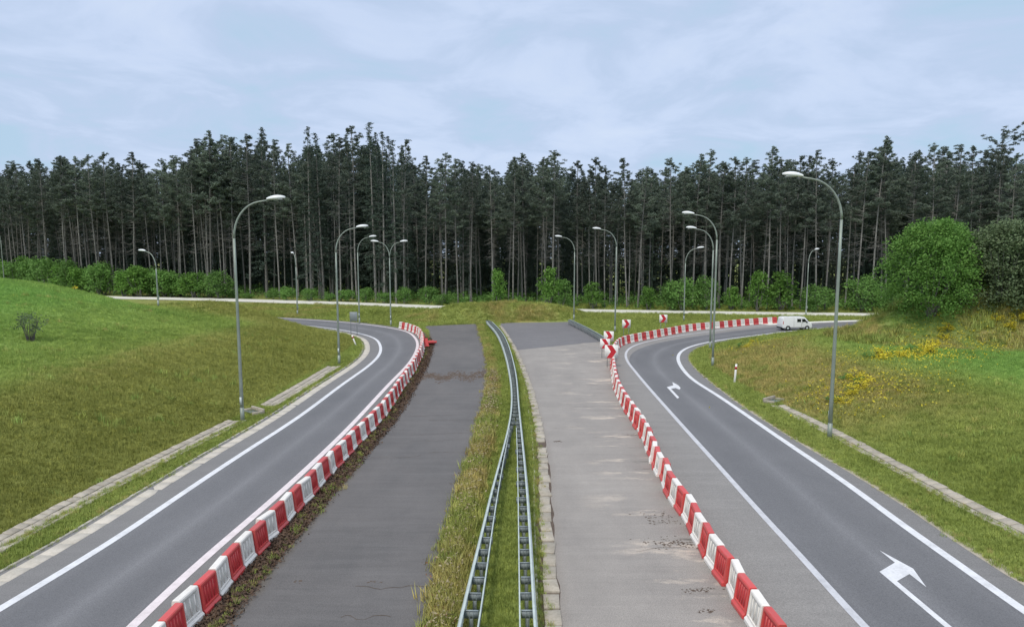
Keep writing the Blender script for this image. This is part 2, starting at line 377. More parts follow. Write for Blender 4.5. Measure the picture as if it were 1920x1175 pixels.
RE = curve([(2230,1290),(1920,1094),(1803,1020),(1699,947),(1594,884),(1489,822),(1385,755),(1315,700),(1298,683),(1292,670),(1299,660),(1316,651),(1350,643),(1410,633),(1500,621),(1600,613),(1690,609),(1850,604)])
LK = offset(LL, -1.75)      # inner edge of the concrete gutter
LK2 = offset(LL, -2.75)
bankL = np.vstack([[(-20.5, -40)], [(-18.6, 10)], G([(0,1003),(209,897),(440,783),(623,676),(652,655),(668,642),(664,633),(645,627),(600,618)]), [(-46, 111), (-75, 117), (-110, 128), (-320, 190)]])
bankR = np.vstack([[(19.5, -40)], [(18.9, 10)], G([(1920,982),(1720,886),(1573,806),(1460,754),(1395,722),(1345,692),(1330,672),(1338,660),(1400,643),(1500,628),(1600,619),(1690,614)]), [(85, 108), (320, 118)]])
polyL = np.vstack([bankL, [(-320, -40)]]); polyR = np.vstack([bankR, [(320, -40)]])
FARW = np.array([(-300, 262), (-210, 226), g(190, 557), g(400, 561.5), g(640, 569), g(820, 576), g(1060, 582), g(1300, 586), g(1500, 589), g(1690, 591), (110, 116), (300, 108)])   # far service road
def height(x, y):
    x = np.asarray(x, float); y = np.asarray(y, float); z = np.zeros(x.shape)
    inL = inside(polyL, x, y); inR = inside(polyR, x, y)
    dL = np.where(inL, np.maximum(dist_line(bankL, x, y) - .55, 0), 0); dR = np.where(inR, np.maximum(dist_line(bankR, x, y) - .55, 0), 0)
    topL = 3.1 - 1.0 * sstep(55, 95, y)
    b = dL / 9.5; z += topL * np.where(b < 1, b * (1 - .18 * b ** 3), .82 + .18 * (1 - np.exp(-(b - 1) * .8)))
    z += sstep(3, 26, dL) * 5.0 * np.exp(-((x + 64) / 24) ** 2 - ((y - 80) / 30) ** 2) + sstep(8, 60, dL) * 1.2
    z += 2.3 * sstep(.3, 3.6, dL) * np.exp(-((x + 39) / 8.5) ** 2 - ((y - 100) / 6) ** 2)
    b = dR / 9.0; z += 2.15 * np.where(b < 1, b * (1 - .12 * b ** 3), .88 + .12 * (1 - np.exp(-(b - 1)))) * (1 - .35 * sstep(72, 95, y) * (dR < 14))
    # the shrubby mound on the right
    q = np.hypot((x - 54) / 21.5, (y - 71) / 9.5); z += (dR > 0) * sstep(0, 4, dR) * 5.8 * (1 - sstep(.36, 1.15, q)) * (1 + .10 * wave(x, y, .7, 4))
    # grass bank closing off the unfinished carriageways
    q = np.hypot((x + 1) / 17.0, (y - 117.5) / 8.5); z += 2.25 * (1 - sstep(.35, 1.0, q)) * (1 + .08 * wave(x, y, .6, 9))
    q = np.hypot((x + 22) / 17.0, (y - 124) / 6.0); z += .7 * (1 - sstep(.3, 1.0, q))
    a = sstep(1, 7, dL + dR)
    z += a * (.16 * wave(x, y, .28, 1) + .07 * wave(x, y, 1.1, 2))
    # soft rise under the left belt of bushes
    z += .03 * wave(x, y, .9, 8) * (y > 100)
    return z - 0.035
def hit(px, py, t0=12.0):
    d = ray(px, py); t = t0 + np.arange(0, 3000) * 0.12
    X, Y, Z = d[0] * t, d[1] * t, H + d[2] * t
    hz = height(X, Y); k = np.argmax(Z <= hz)
    if Z[k] > hz[k]: k = len(t) - 1
    return Vector((X[k], Y[k], float(hz[k])))
def ground_z(x, y): return float(height(np.array([x]), np.array([y]))[0])
def zones(x, y):
    inL = inside(polyL, x, y); inR = inside(polyR, x, y)
    dL = np.where(inL, dist_line(bankL, x, y), 0); dR = np.where(inR, dist_line(bankR, x, y), 0)
    wv = .5 + .5 * wave(x, y, .22, 21); w2 = .5 + .5 * wave(x, y, .5, 22)
    dry = inL * (1 - sstep(7.5, 12.5, dL + 1.5 * (wv - .5))) * .95 + inR * (1 - sstep(7, 13, dR)) * .45
    dry = np.where(y > 104, np.maximum(dry, .35 + .4 * wv), dry)
    dry = np.where((~inL) & (~inR), np.where(y < 104, .3 + .25 * w2, dry), dry)
    dry = dry * 1.0
    lush = inL * sstep(13, 34, dL + 6 * (w2 - .5)) * (.7 + .3 * wv) + inR * sstep(9, 17, dR) * .75
    rust = .8 * (inR * (1 - sstep(6, 10.5, dR)) * sstep(38, 50, y + 3 * wv) * (1 - sstep(70, 80, y)))
    q = np.hypot((x - 54) / 21.5, (y - 69) / 9.5); rust = np.maximum(rust, .8 * (q < 1.12) * sstep(.25, .6, w2) * inR)
    lush = lush * (1 - .6 * (q < 1.1))
    rust = np.maximum(rust, .42 * inL * np.exp(-((dL - 10.5) / 2.2) ** 2) * sstep(.2, .7, wv))
    q = np.hypot((x + 6) / 20.0, (y - 114) / 7); rust = np.maximum(rust, .75 * (1 - sstep(.6, 1, q)) * sstep(.4, .7, w2))
    rust = np.maximum(rust, .5 * (y > 118) * (x < -30) * sstep(.4, .7, w2))
    return dry, lush, rust
# ------------------------------------------------------------------ ground
xs = np.concatenate([-np.geomspace(130, 2500, 26)[::-1], np.arange(-129, 100, .75), np.geomspace(100, 2500, 26)])
ys = np.concatenate([[-300, -120, -50, -20, -5], np.arange(4, 135, .75), np.arange(136, 240, 3.0), np.geomspace(245, 3000, 20)])
X, Y = np.meshgrid(xs, ys); Z = height(X.ravel(), Y.ravel()).reshape(X.shape)
nx, ny = len(xs), len(ys); ii, jj = np.meshgrid(np.arange(nx - 1), np.arange(ny - 1)); a0 = (jj * nx + ii).ravel()
d_, l_, r_ = zones(X.ravel(), Y.ravel())
link('ground', mesh_np('ground', np.column_stack([X.ravel(), Y.ravel(), Z.ravel()]), np.stack([a0, a0 + 1, a0 + nx + 1, a0 + nx], 1), MT['ground'], smooth=True, attrs={'dry': d_, 'lush': l_, 'rust': r_}), kind='structure')
# ------------------------------------------------------------------ road surfaces
strip('left_ramp_road', offset(LL, -1.84), offset(LR, 1.3), 0.004, MT['sidestrip'], cols=2)
strip('left_ramp_lane', offset(LL, -.05), offset(LR, .05), 0.008, MT['lane'], cols=4)
lc = strip('left_disused_carriageway', LCE, ML, 0.005, MT['oldleft'], jag=(.18, .22), cols=3)
band('humus_strip', smooth_line(resample(np.vstack([offset(LBAR, .30)]), step=.8), 3)[:-8], 1.5, -0.006, MT['dirt'])
e0 = np.array([g(1128, 628), g(1068, 598)])
rb = RBAR[RBAR[:, 1] < g(0, 668)[1]]; RCE = smooth_line(resample(np.vstack([offset(rb, .3), [g(1140, 655)], e0]), step=.6), 6)
strip('right_disused_carriageway', MR, RCE, 0.004, MT['oldright'], jag=(.12, .0), cols=3)
k0 = np.argmin(np.abs(MR[:, 1] - g(0, 656)[1])); k1 = np.argmin(np.abs(RCE[:, 1] - g(0, 640)[1]))
strip('dark_asphalt_end', MR[k0:], RCE[k1:], 0.0085, MT['olddark'], cols=2)
strip('right_ramp_road', offset(RBAR, .15), RE[:int(len(RE) * 1)][:len(RE)], 0.0075, MT['shoulder'], cols=2) if False else None
# the ramp road: from barrier/line to the outer shoulder edge
RBx = resample(np.vstack([offset(RBAR, .2), [g(1560, 601.5), g(1690, 597.5), g(1850, 594)]]), step=.6)
strip('right_ramp_shoulder', RBx, offset(RLE, .1), 0.0125, MT['shoulder'], cols=2)
strip('right_ramp_lane', offset(RLE, -.05), offset(RR, .05), 0.0165, MT['lane'], cols=4)
strip('right_ramp_side_strip', offset(RR, -.06), RE, 0.0125, MT['sidestrip'], cols=1)
strip('sandy_edge', offset(RE, -.12), offset(RE, .28), 0.017, MT['sandy'], jag=(.06, .14))
band('edge_line_left', LL, .30, .0125, MT['paint']); band('barrier_line_left', LR, .30, .0125, MT['paintpink'])
n_ = np.argmin(np.abs(RL[:, 1] - g(0, 672)[1]))
band('barrier_line_right', RL, .24, .0215, MT['paintold'])
band('edge_line_right', RR, .32, .0215, MT['paint'])
kf = np.argmin(np.abs(RL[:, 0] - g(1440, 609)[0]) + 100 * (RL[:, 1] < 100)); strip('pale_verge', offset(RL[kf:], -1.9), offset(RL[kf:], -.25), .019, MT['palecon'])
band('far_service_road', catmull(FARW, 3), 8.5, .03, MT['palecon'])
# joint line of loose soil across the left carriageway
def blobs(name, n, fn, zlo=.0, size=(.03, .10), mat_=None, kind='stuff', label=None, flat=.35):
    base = np.array([(1,0,0),(-.4,.9,0),(-.6,-.8,0),(0,0,.8)]); tri = np.array([(0,1,3),(1,2,3),(2,0,3)])
    V = []; Fq = []
    for i in range(n):
        x, y = fn(); s = rnd.uniform(*size); a = rnd.uniform(0, 6.28); ca, sa = math.cos(a), math.sin(a)
        b = base * (s, s * rnd.uniform(.6, 1), s * flat * rnd.uniform(.5, 1.8)); b = np.column_stack([b[:,0]*ca-b[:,1]*sa, b[:,0]*sa+b[:,1]*ca, b[:,2]])
        V.append(b + (x, y, zlo)); Fq.append(tri + 4 * i)
    return link(name, mesh_np(name, np.concatenate(V), np.concatenate(Fq), mat_), kind=kind, label=label)
def crackpt():
    x = rnd.uniform(768, 918); u = (x - 768) / 150; yy = 708 - 5 * u + 3 * math.sin(u * 19) + rnd.gauss(0, 2.2 + 2.5 * u)
    p = g(x, yy); return p[0], p[1]
blobs('soil_crumbs', 1500, crackpt, .004, (.04, .16), MT['dirt'], label='dark soil crumbs in a line across the left disused carriageway')
NML = normals(ML); NLB = normals(LBAR)
def sandpt():
    i = rnd.randrange(30, len(ML) - 1); n = NML[i]; d = -abs(rnd.gauss(0, .3)); b = ML[i] + (ML[i+1] - ML[i]) * rnd.random(); return b[0] + n[0] * d, b[1] + n[1] * d
blobs('gravel_crumbs', 2200, sandpt, .004, (.015, .06), MT['dirt'], label='crumbs of soil along the median edge of the left carriageway')
def litterpt():
    i = rnd.randrange(0, len(LBAR) - 22); n = NLB[i]; d = rnd.uniform(-.05, .75) + rnd.gauss(0, .12); b = LBAR[i] + (LBAR[i+1] - LBAR[i]) * rnd.random()
    return b[0] + n[0] * d, b[1] + n[1] * d
def leaves(name, n, fn, size, mat_, zr=(.0, .06), label=None):
    V = []; 
    for i in range(n):
        x, y = fn(); s = rnd.uniform(*size); q = Euler((rnd.gauss(0, .6), rnd.gauss(0, .6), rnd.uniform(0, 6.28))).to_matrix()
        z = rnd.uniform(*zr) + s * .4
        for c in ((-s, 0, 0), (0, -s * .5, 0), (s, 0, 0), (0, s * .5, 0)):
            v = q @ Vector(c); V.append((v.x + x, v.y + y, v.z + z))
    return link(name, mesh_np(name, V, np.arange(4 * n).reshape(n, 4), mat_), kind='stuff', label=label)
leaves('leaf_litter', 26000, litterpt, (.03, .085), MT['leaflitter'], label='brown dead leaves heaped along the left barrier row')
# cracks across the disused lanes
def cracks(name, A, B, n, y1, wd):
    V = []; Fq = []; m = min(len(A), len(B)); 
    for k in range(n):
        f = rnd.random() ** 1.5; i = int(f * y1); a = A[i]; b = B[min(int(i * len(B) / len(A)), len(B) - 1)]
        u0 = rnd.uniform(.02, .6); u1 = min(.97, u0 + rnd.uniform(.2, .9)); P = []; dy = 0; q = 12
        for j in range(q + 1):
            u = u0 + (u1 - u0) * j / q; dy += rnd.gauss(0, .07); p = a + (b - a) * u; P.append((p[0], p[1] + dy))
        P = np.array(P); nn = normals(P); ww = wd * np.array([rnd.uniform(.3, 1) for _ in P])[:, None]; o = len(V)
        V += [(*x, .0125) for x in P - nn * ww]; V += [(*x, .0125) for x in P + nn * ww]
        Fq += [(o + j, o + j + 1, o + q + 2 + j, o + q + 1 + j) for j in range(q)]
    link(name, mesh_np(name, V, Fq, MT['dirt']), kind='structure')
cracks('left_lane_cracks', LCE, ML, 13, int(len(LCE) * .8), .016)
cracks('right_lane_cracks', MR, RCE, 9, int(len(MR) * .55), .013)
# small heaps of debris on the pale carriageway, by the barrier row
for dx, dy, sp_, cnt in ((1265, 1018, .42, 130), (1308, 1106, .2, 36), (1322, 1146, .14, 20), (1232, 966, .3, 40), (1238, 978, .25, 30), (1045, 827, .12, 40), (905, 812, .2, 60), (868, 905, .25, 60), (845, 1050, .3, 70), (700, 1090, .08, 12), (560, 1090, .08, 12), (1205, 815, .3, 60)):
    cxy = g(dx, dy); blobs('debris', cnt, lambda: (cxy[0] + rnd.gauss(0, sp_ * 1.3), cxy[1] + rnd.gauss(0, sp_ * .6)), .006, (.02, .075), MT['dirt'], flat=.2, label='scattered dark crumbs on the disused carriageway')
# ------------------------------------------------------------------ painted lane arrows
def arrow(pts_px, label, z=.0205):
    P = [g(x, y) for x, y in pts_px]; cx_ = sum(p[0] for p in P) / len(P); cy_ = sum(p[1] for p in P) / len(P)
    bm = bmesh.new(); vs = [bm.verts.new((x - cx_, y - cy_, 0)) for x, y in P]; f = bm.faces.new(vs)
    if f.normal.z < 0: f.normal_flip()
    bmesh.ops.triangulate(bm, faces=[f]); me = bpy.data.meshes.new('lane_arrow'); bm.to_mesh(me); bm.free(); me.materials.append(MT['paint'])
    link('lane_arrow', me, label=label, cat='road marking', group='turn arrows painted on the right ramp', loc=(cx_, cy_, z + .002))
o_ = (1620, 1000); s_ = 6.4
A1 = [(o_[0] + x / s_, o_[1] + y / s_) for x, y in [(185,205),(590,425),(748,648),(545,490),(395,575),(1180,1230),(1105,1240),(185,462),(370,352)]]
arrow(A1, 'large white turn arrow painted on the right ramp near the camera')
A2 = [(1060 + x / 5.877, 560 + y / 5.877) for x, y in [(1178,918),(1245,955),(1270,985),(1258,1002),(1215,985),(1165,993),(1255,1088),(1235,1102),(1118,975),(1190,955)]]
arrow(A2, 'small distant white turn arrow painted at the bend of the right ramp')
# ------------------------------------------------------------------ slabs, gutters, channels
ORD = ['first','second','third','fourth','fifth','sixth','seventh','eighth','ninth','tenth','eleventh','twelfth','thirteenth','fourteenth','fifteenth','sixteenth','seventeenth','eighteenth','nineteenth']
TENS = ['twentieth','thirtieth','fortieth','fiftieth','sixtieth','seventieth','eightieth','ninetieth']; TW = ['twenty','thirty','forty','fifty','sixty','seventy','eighty','ninety']
def ordinal(n):   # 1-based
    pre = ''
    if n >= 100:
        if n == 100: return 'hundredth'
        pre = 'hundred and '; n -= 100
    if n < 20: return pre + ORD[n - 1]
    return pre + (TENS[n // 10 - 2] if n % 10 == 0 else TW[n // 10 - 2] + '-' + ORD[n % 10 - 1])
def slab_mesh(name, lx, ly, h, m, rough=.0, seed=0):
    r = random.Random(seed); V, Fq = box_v(-lx/2, lx/2, -ly/2, ly/2, -h, 0)
    V = V + np.array([[r.gauss(0, rough), r.gauss(0, rough), 0] for _ in V]) * [1, 1, 1]
    me = mesh_np(name, V, Fq, m); return bev(name, me, min(.015, lx * .05))
def lay(parent, name, line, meshes, off, step, z=.02, roll=0, jit=.004, s0=0, s1=None, skip=None, jz=.006):
    s = arc(line); nr = normals(line); s1 = s1 or s[-1]; q = s0 + step / 2; i = 0
    while q < s1:
        i += 1
        if not (skip and skip(q)):
            x = np.interp(q, s, line[:, 0]); y = np.interp(q, s, line[:, 1]); nxx = np.interp(q, s, nr[:, 0]); nyy = np.interp(q, s, nr[:, 1])
            a = math.atan2(nxx, -nyy) + math.pi   # tangent heading
            th = math.atan2(-nxx, nyy) if False else math.atan2(nyy, nxx)
            o = link(name, meshes[rnd.randrange(len(meshes))], parent, loc=(x + nxx * off + rnd.gauss(0, jit), y + nyy * off + rnd.gauss(0, jit), z + rnd.gauss(0, jz)),
                     rot=(rnd.gauss(0, .01), roll + rnd.gauss(0, .015), th + rnd.gauss(0, jit * 3)))
        q += step
gut = empty('gutter', (0, 0, 0), kind='structure')
gm = [slab_mesh('gutter_slab', .56, .985, .1, MT['gutter'], .004, i) for i in range(3)]
sLL = arc(LL); 
lay(gut, 'gutter_slab', LL, gm, -1.40, 1.0, .016, 0, .002, s1=sLL[-1] * .97, jz=.002)
km = [slab_mesh('kerb_stone', .10, .985, .2, MT['kerb'], .003, i + 9) for i in range(3)]
lay(gut, 'kerb_stone', LL, km, -1.90, 1.0, .05, 0, .004, s1=sLL[-1] * .97, jz=.004)
# left drainage channel, two stretches either side of the lamp
chl = catmull(G([(-120,1085),(0,1021),(209,909),(443,790)]), .5); chl2 = catmull(G([(505,760),(560,728),(627,687)]), .5)
chan = empty('drainage_channel', (0, 0, 0), kind='structure')
cm = [slab_mesh('channel_slab', .36, .48, .1, MT['concrete'], .006, i + 20) for i in range(4)]
for L_ in (chl, chl2):
    for off, roll, z in ((-.40, .16, .060), (0, 0, .022), (.40, -.16, .060)):
        lay(chan, 'channel_slab', L_, cm, off, .51, z, roll, .008)
chan2 = empty('drainage_channel', (0, 0, 0), kind='structure')
chr_ = catmull(G([(2080,1095),(1920,1001),(1803,943),(1699,886),(1573,818),(1457,760)]), .5)
cm2 = [slab_mesh('channel_slab', .47, .58, .1, MT['concrete'], .006, i + 30) for i in range(4)]
for off, roll, z in ((-.27, .13, .05), (.27, -.13, .055)):
    lay(chan2, 'channel_slab', chr_, cm2, off, .61, z, roll, .008)
# right edge strip of the median: cracked concrete slabs with a thin kerb
med = empty('median_slab_strip', (0, 0, 0), kind='structure')
mm = [slab_mesh('paving_slab', .44, l, .12, MT['concrete'], .02, i + 40) for i, l in enumerate((.9, .94, .86, .92, .8, .95))]
wsl = (MR + resample(SL, len(MR))) / 2
band('median_edge_soil', wsl, .75, -.004, MT['dirt'])
lay(med, 'paving_slab', wsl, mm, 0.02, .98, .055, 0, .02, s0=2, skip=lambda q: rnd.random() < .035, jz=.012)
mk = [slab_mesh('kerb_stone', .07, .97, .15, MT['kerb'], .004, i + 50) for i in range(2)]
lay(med, 'kerb_stone', wsl, mk, -.42, 1.0, .04, 0, .006, s0=2, s1=arc(wsl)[-1] * .6, jz=.006)
def culvert(px, py, rz, label):
    p = hit(px, py); e = empty('culvert_inlet', (p.x, p.y, max(p.z, 0)), rz, label, 'drain')
    parts = [box_v(-.75, .75, .22, .34, -.05, .34), box_v(-.75, -.63, -.45, .219, -.05, .22), box_v(.63, .75, -.45, .219, -.05, .22)]
    link('headwall', bev('headwall', mesh_np('headwall', *join(parts), MT['concrete']), .012), e)
    V, Fq = box_v(-.5, .5, -.40, .2, -.02, .03); link('grate_floor', mesh_np('grate_floor', V, Fq, MT['dirt']), e)
    for k in range(5):
        V, Fq = box_v(-.45 + k * .2, -.40 + k * .2, -.42, .219, .12, .15); link('grate_bar', mesh_np('grate_bar', V, Fq, MT['galvdark']), e)
culvert(476, 776, -.75, 'small concrete drain inlet in the grass right of the near left lamp post')
culvert(1449, 755, .75, 'small concrete drain inlet at the upper end of the right channel')
# ------------------------------------------------------------------ plastic barrier blocks
BL, BH = .975, .90
def barrier_body(m, mp, red):
    bm = bmesh.new(); prof = [(-.26, 0), (-.26, .10), (-.20, .16), (-.115, BH - .03), (-.09, BH), (.09, BH), (.115, BH - .03), (.20, .16), (.26, .10), (.26, 0)]
    h2 = BL / 2 - .012; rows = []
    for x in (-h2, -h2 + .03, h2 - .03, h2):
        k = .93 if abs(x) == h2 else 1
        rows.append([bm.verts.new((x, py * k, pz if pz < .05 else .0 + pz - (0 if k == 1 else .012))) for py, pz in prof])
    n = len(prof); side = []
    for i in range(3):
        for j in range(n - 1):
            f = bm.faces.new((rows[i][j], rows[i][j + 1], rows[i + 1][j + 1], rows[i + 1][j]))
            if i == 1 and j in (2, 6): side.append(f)
    bm.faces.new(rows[0]); bm.faces.new(rows[3][::-1])
    bmesh.ops.recalc_face_normals(bm, faces=bm.faces[:])
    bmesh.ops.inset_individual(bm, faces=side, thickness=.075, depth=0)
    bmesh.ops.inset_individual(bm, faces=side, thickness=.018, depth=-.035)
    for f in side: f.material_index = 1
    me = bpy.data.meshes.new('body'); bm.to_mesh(me); bm.free(); me.materials.append(m); me.materials.append(mp); return me
def rib_mesh(m, n):
    """raised vertical ribs standing in the recess of one long side"""
    parts = []
    z0, z1 = .25, BH - .16
    for k in range(n):
        x = -.24 + .48 * k / (n - 1)
        V, Fq = box_v(x - .022, x + .022, -.03, .004, z0, z1)
        for i in range(8):   # follow the slope of the side
            z = V[i][2]; yface = .20 - (.20 - .115) * (z - .16) / (BH - .19)
            V[i][1] += yface - .024
        parts.append((V, Fq))
    return mesh_np('side_rib', *join(parts), m)
body = {'red': barrier_body(MT['red'], MT['redin'], 1), 'white': barrier_body(MT['white'], MT['whitein'], 0)}
ribs = {'red': rib_mesh(MT['red'], 4), 'white': rib_mesh(MT['white'], 3)}
def barrier(x, y, rz, colr, label, group, tilt=(0, 0), z=.012):
    e = empty('road_barrier', (x, y, z), rz, label, 'barrier', group); e.rotation_euler = (tilt[0], tilt[1], rz)
    link('body', body[colr], e); link('side_ribs', ribs[colr], e); link('side_ribs', ribs[colr], e, rot=(0, 0, math.pi)); return e
def row(line, off, group, rowname, first='red', s0=0.0, s1=None, fromend='camera', step=.985, endlab=None):
    L2 = offset(line, off); s = arc(L2); s1 = s1 or s[-1]; q = s0 + step / 2; i = 0; t = np.gradient(L2, axis=0)
    while q < s1:
        i += 1
        x, y = np.interp(q, s, L2[:, 0]), np.interp(q, s, L2[:, 1]); tx, ty = np.interp(q, s, t[:, 0]), np.interp(q, s, t[:, 1])
        colr = ('red', 'white')[(i + (first == 'white')) % 2 == 0] if False else (first if i % 2 else ('white' if first == 'red' else 'red'))
        barrier(x + rnd.gauss(0, .03), y, math.atan2(ty, tx) + rnd.gauss(0, .045), colr,
                f'{colr} plastic barrier block, {ordinal(i)} from the near end of the {rowname}', group, (rnd.gauss(0, .012), 0))
        q += step + (.045 if i % 2 == 0 else 0)
    return i
sL = arc(LBAR); yl = 14.2 * 1.29
startL = sL[np.argmin(np.abs(LBAR[:, 1] - 17.6))]
nL = row(LBAR, -.27, 'red and white barrier blocks along the left ramp', 'left barrier row', 'white', max(0, startL - 2.015))
sR = arc(RBAR); startR = sR[np.argmin(np.abs(RBAR[:, 1] - 17.3))]
kbend = np.argmin(np.abs(RBAR[:, 1] - g(0, 650)[1])); 
nR = row(RBAR, .27, 'red and white barrier blocks along the right ramp', 'right barrier row', 'red', startR)
for k, (px, py, rz, tl) in enumerate([(806, 646, .5, (1.35, 0)), (799, 651, 1.9, (0, .25))]):
    p = g(px, py); barrier(p[0], p[1], rz, 'red', ['red barrier block tipped on its side at the bend of the left row', 'red barrier block pushed out of line at the bend of the left row'][k], 'loose red barrier blocks', tl, .2 if k == 0 else .05)
# ------------------------------------------------------------------ guardrails
def sweep(L3, prof, m, name):
    """prof: list of (side, up) points swept along 3D line"""
    P = np.asarray(L3); t = np.gradient(P[:, :2], axis=0); t /= np.linalg.norm(t, axis=1)[:, None] + 1e-9; n = np.stack([t[:, 1], -t[:, 0]], 1)
    V = np.concatenate([np.column_stack([P[:, :2] + n * a, P[:, 2] + b]) for a, b in prof]); k = len(P); m_ = len(prof); i = np.arange(k - 1)
    Fq = np.concatenate([np.stack([j * k + i, j * k + i + 1, (j + 1) * k + i + 1, (j + 1) * k + i], 1) for j in range(m_ - 1)])
    me = mesh_np(name, V, Fq, m); return me
def wprof(side, th=.004):
    a = [(0, -.155), (.0, -.13), (.07, -.10), (.075, -.05), (.012, -.015), (.012, .015), (.075, .05), (.07, .10), (0, .13), (0, .155)]
    a = [(x * side, z) for x, z in a]
    return a + [(x - .006 * side, z) for x, z in a[::-1]] + [a[0]]
def guardrail(front, rear, label, side, zt=.62):
    """front/rear: 2D lines; beam faces `side` (+1 right)"""
    e = empty('guardrail', (0, 0, 0), 0, label, 'guardrail')
    s = arc(front); n = int(s[-1] / 4.0)
    for i in range(n):
        q = np.linspace(i * 4.0, (i + 1) * 4.0 + .12, 9); q = np.minimum(q, s[-1])
        P = np.stack([np.interp(q, s, front[:, 0]), np.interp(q, s, front[:, 1]), np.full(9, zt + (.003 if i % 2 else 0))], 1)
        link('beam', sweep(P, wprof(side), MT['galv'], 'beam'), e)
        # top strip of the box profile
        link('rail_cap', sweep(P + [0, 0, .155], [(-.035, 0), (-.035, .012), (.035, .012), (.035, 0), (-.035, 0)], MT['galv'], 'rail_cap'), e)
    nr = normals(front)
    post = mesh_np('post', *join([box_v(-.05, .05, -.003, .003, 0, .74), box_v(-.05, -.044, -.03, .03, 0, .74), box_v(.044, .05, -.03, .03, 0, .74)]), MT['galvdark'])
    rear_s = arc(rear) if rear is not None else None
    if rear is not None:
        for i in range(int(rear_s[-1] / 4)):
            q = np.minimum(np.linspace(i * 4.0, (i + 1) * 4.0, 7), rear_s[-1])
            P = np.stack([np.interp(q, rear_s, rear[:, 0]), np.interp(q, rear_s, rear[:, 1]), np.full(7, zt)], 1)
            link('rear_rail', sweep(P, [(-.02, .06), (-.02, .10), (.02, .10), (.02, .06), (-.02, .06)], MT['galv'], 'rear_rail'), e)
            link('lower_strip', sweep(P - [0, 0, .02], [(-.004, -.17), (-.004, .05), (.004, .05), (.004, -.17), (-.004, -.17)], MT['galvdark'], 'lower_strip'), e)
    q = .5
    while q < s[-1]:
        x, y = np.interp(q, s, front[:, 0]), np.interp(q, s, front[:, 1]); nxx, nyy = np.interp(q, s, nr[:, 0]), np.interp(q, s, nr[:, 1])
        wid = .34
        if rear is not None and y < rear[-1][1]:
            dd = np.hypot(rear[:, 0] - x, rear[:, 1] - y); wid = max(.15, dd.min() - .05)
        th = math.atan2(nyy, nxx)
        px_ = x - nxx * side * wid * .5; py_ = y - nyy * side * wid * .5
        link('post', post, e, loc=(px_, py_, -.03), rot=(0, 0, th))
        V, Fq = join([box_v(-wid / 2, wid / 2, -.004, .004, -.10, .115), box_v(-wid / 2, wid / 2, -.03, .03, .115, .125)])
        link('spacer', mesh_np('spacer', V, Fq, MT['galvdark']), e, loc=(px_, py_, zt - .02), rot=(0, 0, th))
        q += 1.0
    return e
ZT = .72
gl = catmull(G([(836,1290),(862,1175),(917,947),(959,769),(954,691),(933,628),(910,600)], ZT), .6)
glr = catmull(G([(875,1290),(896,1175),(933,926),(960,779)], ZT), .6)
gr_ = catmull(G([(1012,1290),(1003,1175),(988,926),(973,769),(965,691),(944,628),(919,600)], ZT), .6)
grr = catmull(G([(977,1290),(975,1175),(970,853),(967,775)], ZT), .6)
guardrail(gl, glr, 'left galvanised guardrail in the median, splitting from its twin towards the camera', -1)
guardrail(gr_, grr, 'right galvanised guardrail in the median with a bright pale top edge', 1)
g3 = catmull(G([(1068,599),(1100,614),(1136,634)], ZT), .6)
guardrail(g3, None, 'short guardrail slanting down the right edge of the dark far carriageway', -1)
